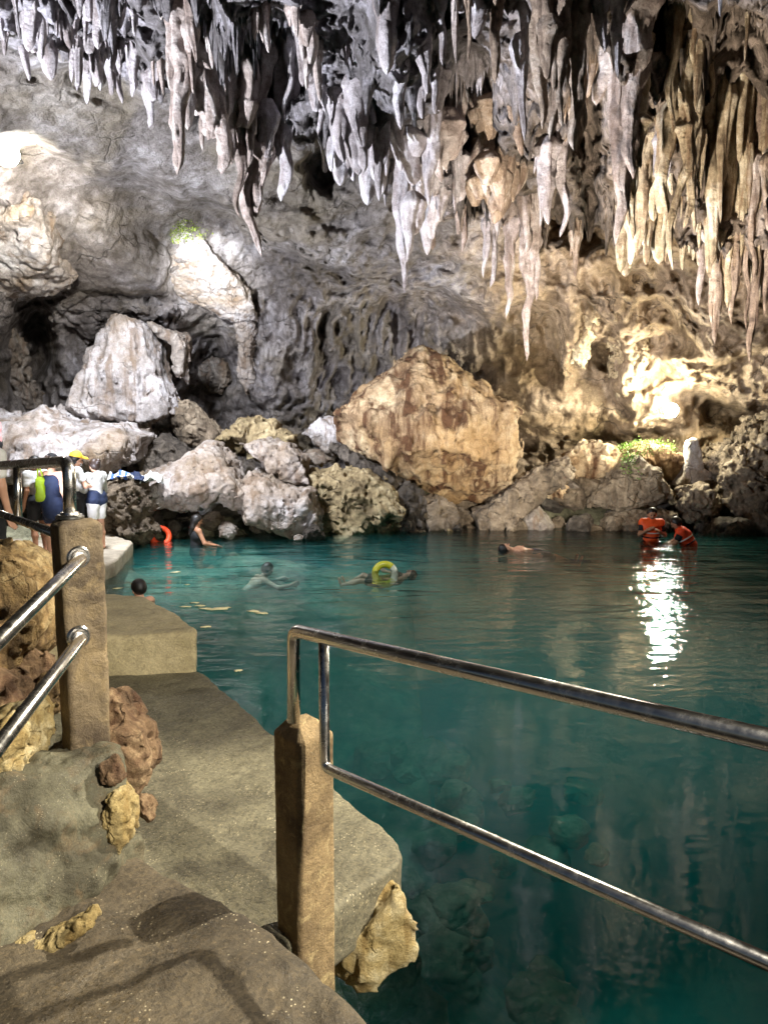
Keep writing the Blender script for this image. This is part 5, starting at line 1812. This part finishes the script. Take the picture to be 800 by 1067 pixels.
WARM, COOL, NEUT = (1.0, .86, .66), (.86, .91, 1.0), (1.0, .95, .88)
spot('entrance_lamp', (4.0, -1.9, 4.9), (-1.6, 4.6, 0.9), 3700, (1.0, .92, .76), 0.10, 52, 0.45)
spot('side_lamp', (3.0, 4.4, 5.4), (-0.7, 2.4, 0.9), 2500, (1.0, .91, .72), 0.05, 32, 0.6)
spot('roof_flood', (-7.2, 7.0, 1.0), (0.8, 14.0, 8.2), 14000, COOL, 0.15, 84, 0.8)
spot('added_warm_spot', (1.6, 9.6, 0.5), (4.8, 14.0, 6.6), 6200, (1.0, .88, .72), 0.15, 80, 0.8)  # unseen lamp added to warm and brighten the ochre stalactites
spot('skylight_left', (-4.5, 12.5, 6.3), (-4.0, 16.8, 0.6), 4800, COOL, 0.4, 105, 0.7)
spot('added_outcrop_spot', (-4.0, 14.0, 5.2), PY(212, 285, 18.3), 4200, (.93, .97, 1.0), 0.15, 30, 0.7)  # added narrow spot in place of daylight on the white outcrop
spot('added_cliff_spot', GL + V3(1.3, -1.5, -1.3), GL + V3(-0.35, 1.0, -0.75), 1150, (1.0, .96, .86), 0.12, 70, 0.8)  # added spot to brighten the left cliff; the shell has no opening
point('added_left_glow', LQ + V3(0.05, -0.30, -0.05), 85, (1.0, .90, .62), 0.10)  # extra light added by the left lens to burn out the rock
spot('added_centre_spot', (-5.2, 9.0, 0.9), (-1.4, 20.5, 4.2), 2600, (.84, .86, 1.0), 0.2, 46, 0.8)  # invented cool lamp that tints the middle of the back wall
spot('floodlight_beam', LP + V3(0.4, -1.2, 0.1), LP + V3(-2.2, 0.9, 0.2), 1700, (1.0, .94, .76), 0.12, 125, 0.9)
point('floodlight_glow', LP + V3(-0.30, -0.40, 0.0), 480, (1.0, .96, .70), 0.12)
spot('added_wall_fill', (3.4, 11.5, 1.0), (3.0, 20.0, 3.2), 3000, (1.0, .92, .78), 0.3, 70, 0.8)  # unseen fill lamp, added because the right wall came out too dark
spot('added_pool_spot', (2.0, 6.0, 6.0), (1.2, 8.6, 0), 1600, (.95, 1.0, .97), 0.4, 84, 0.9)  # made-up overhead lamp that brings out the teal of the water

world = bpy.data.worlds.new('World')
scene.world = world
world.use_nodes = True
nt = world.node_tree
bg = nt.nodes['Background']
sky = nt.nodes.new('ShaderNodeTexSky')
sky.sky_type = 'NISHITA'
sky.sun_disc = False
sky.sun_elevation = R(38)
sky.sun_rotation = R(115)
nt.links.new(sky.outputs[0], bg.inputs['Color'])
bg.inputs['Strength'].default_value = 0.015

scene.view_settings.view_transform = 'Standard'
scene.view_settings.look = 'None'
scene.view_settings.exposure = 0.15
scene.view_settings.gamma = 1.0
scene.render.engine = 'CYCLES'
scene.cycles.use_adaptive_sampling = True
scene.cycles.adaptive_threshold = 0.03
scene.cycles.max_bounces = 8
scene.cycles.diffuse_bounces = 3
scene.cycles.glossy_bounces = 4
scene.cycles.transparent_max_bounces = 12
scene.cycles.volume_bounces = 1
scene.cycles.use_denoising = True
scene.cycles.sample_clamp_indirect = 6
scene.cycles.caustics_reflective = False
scene.cycles.caustics_refractive = False
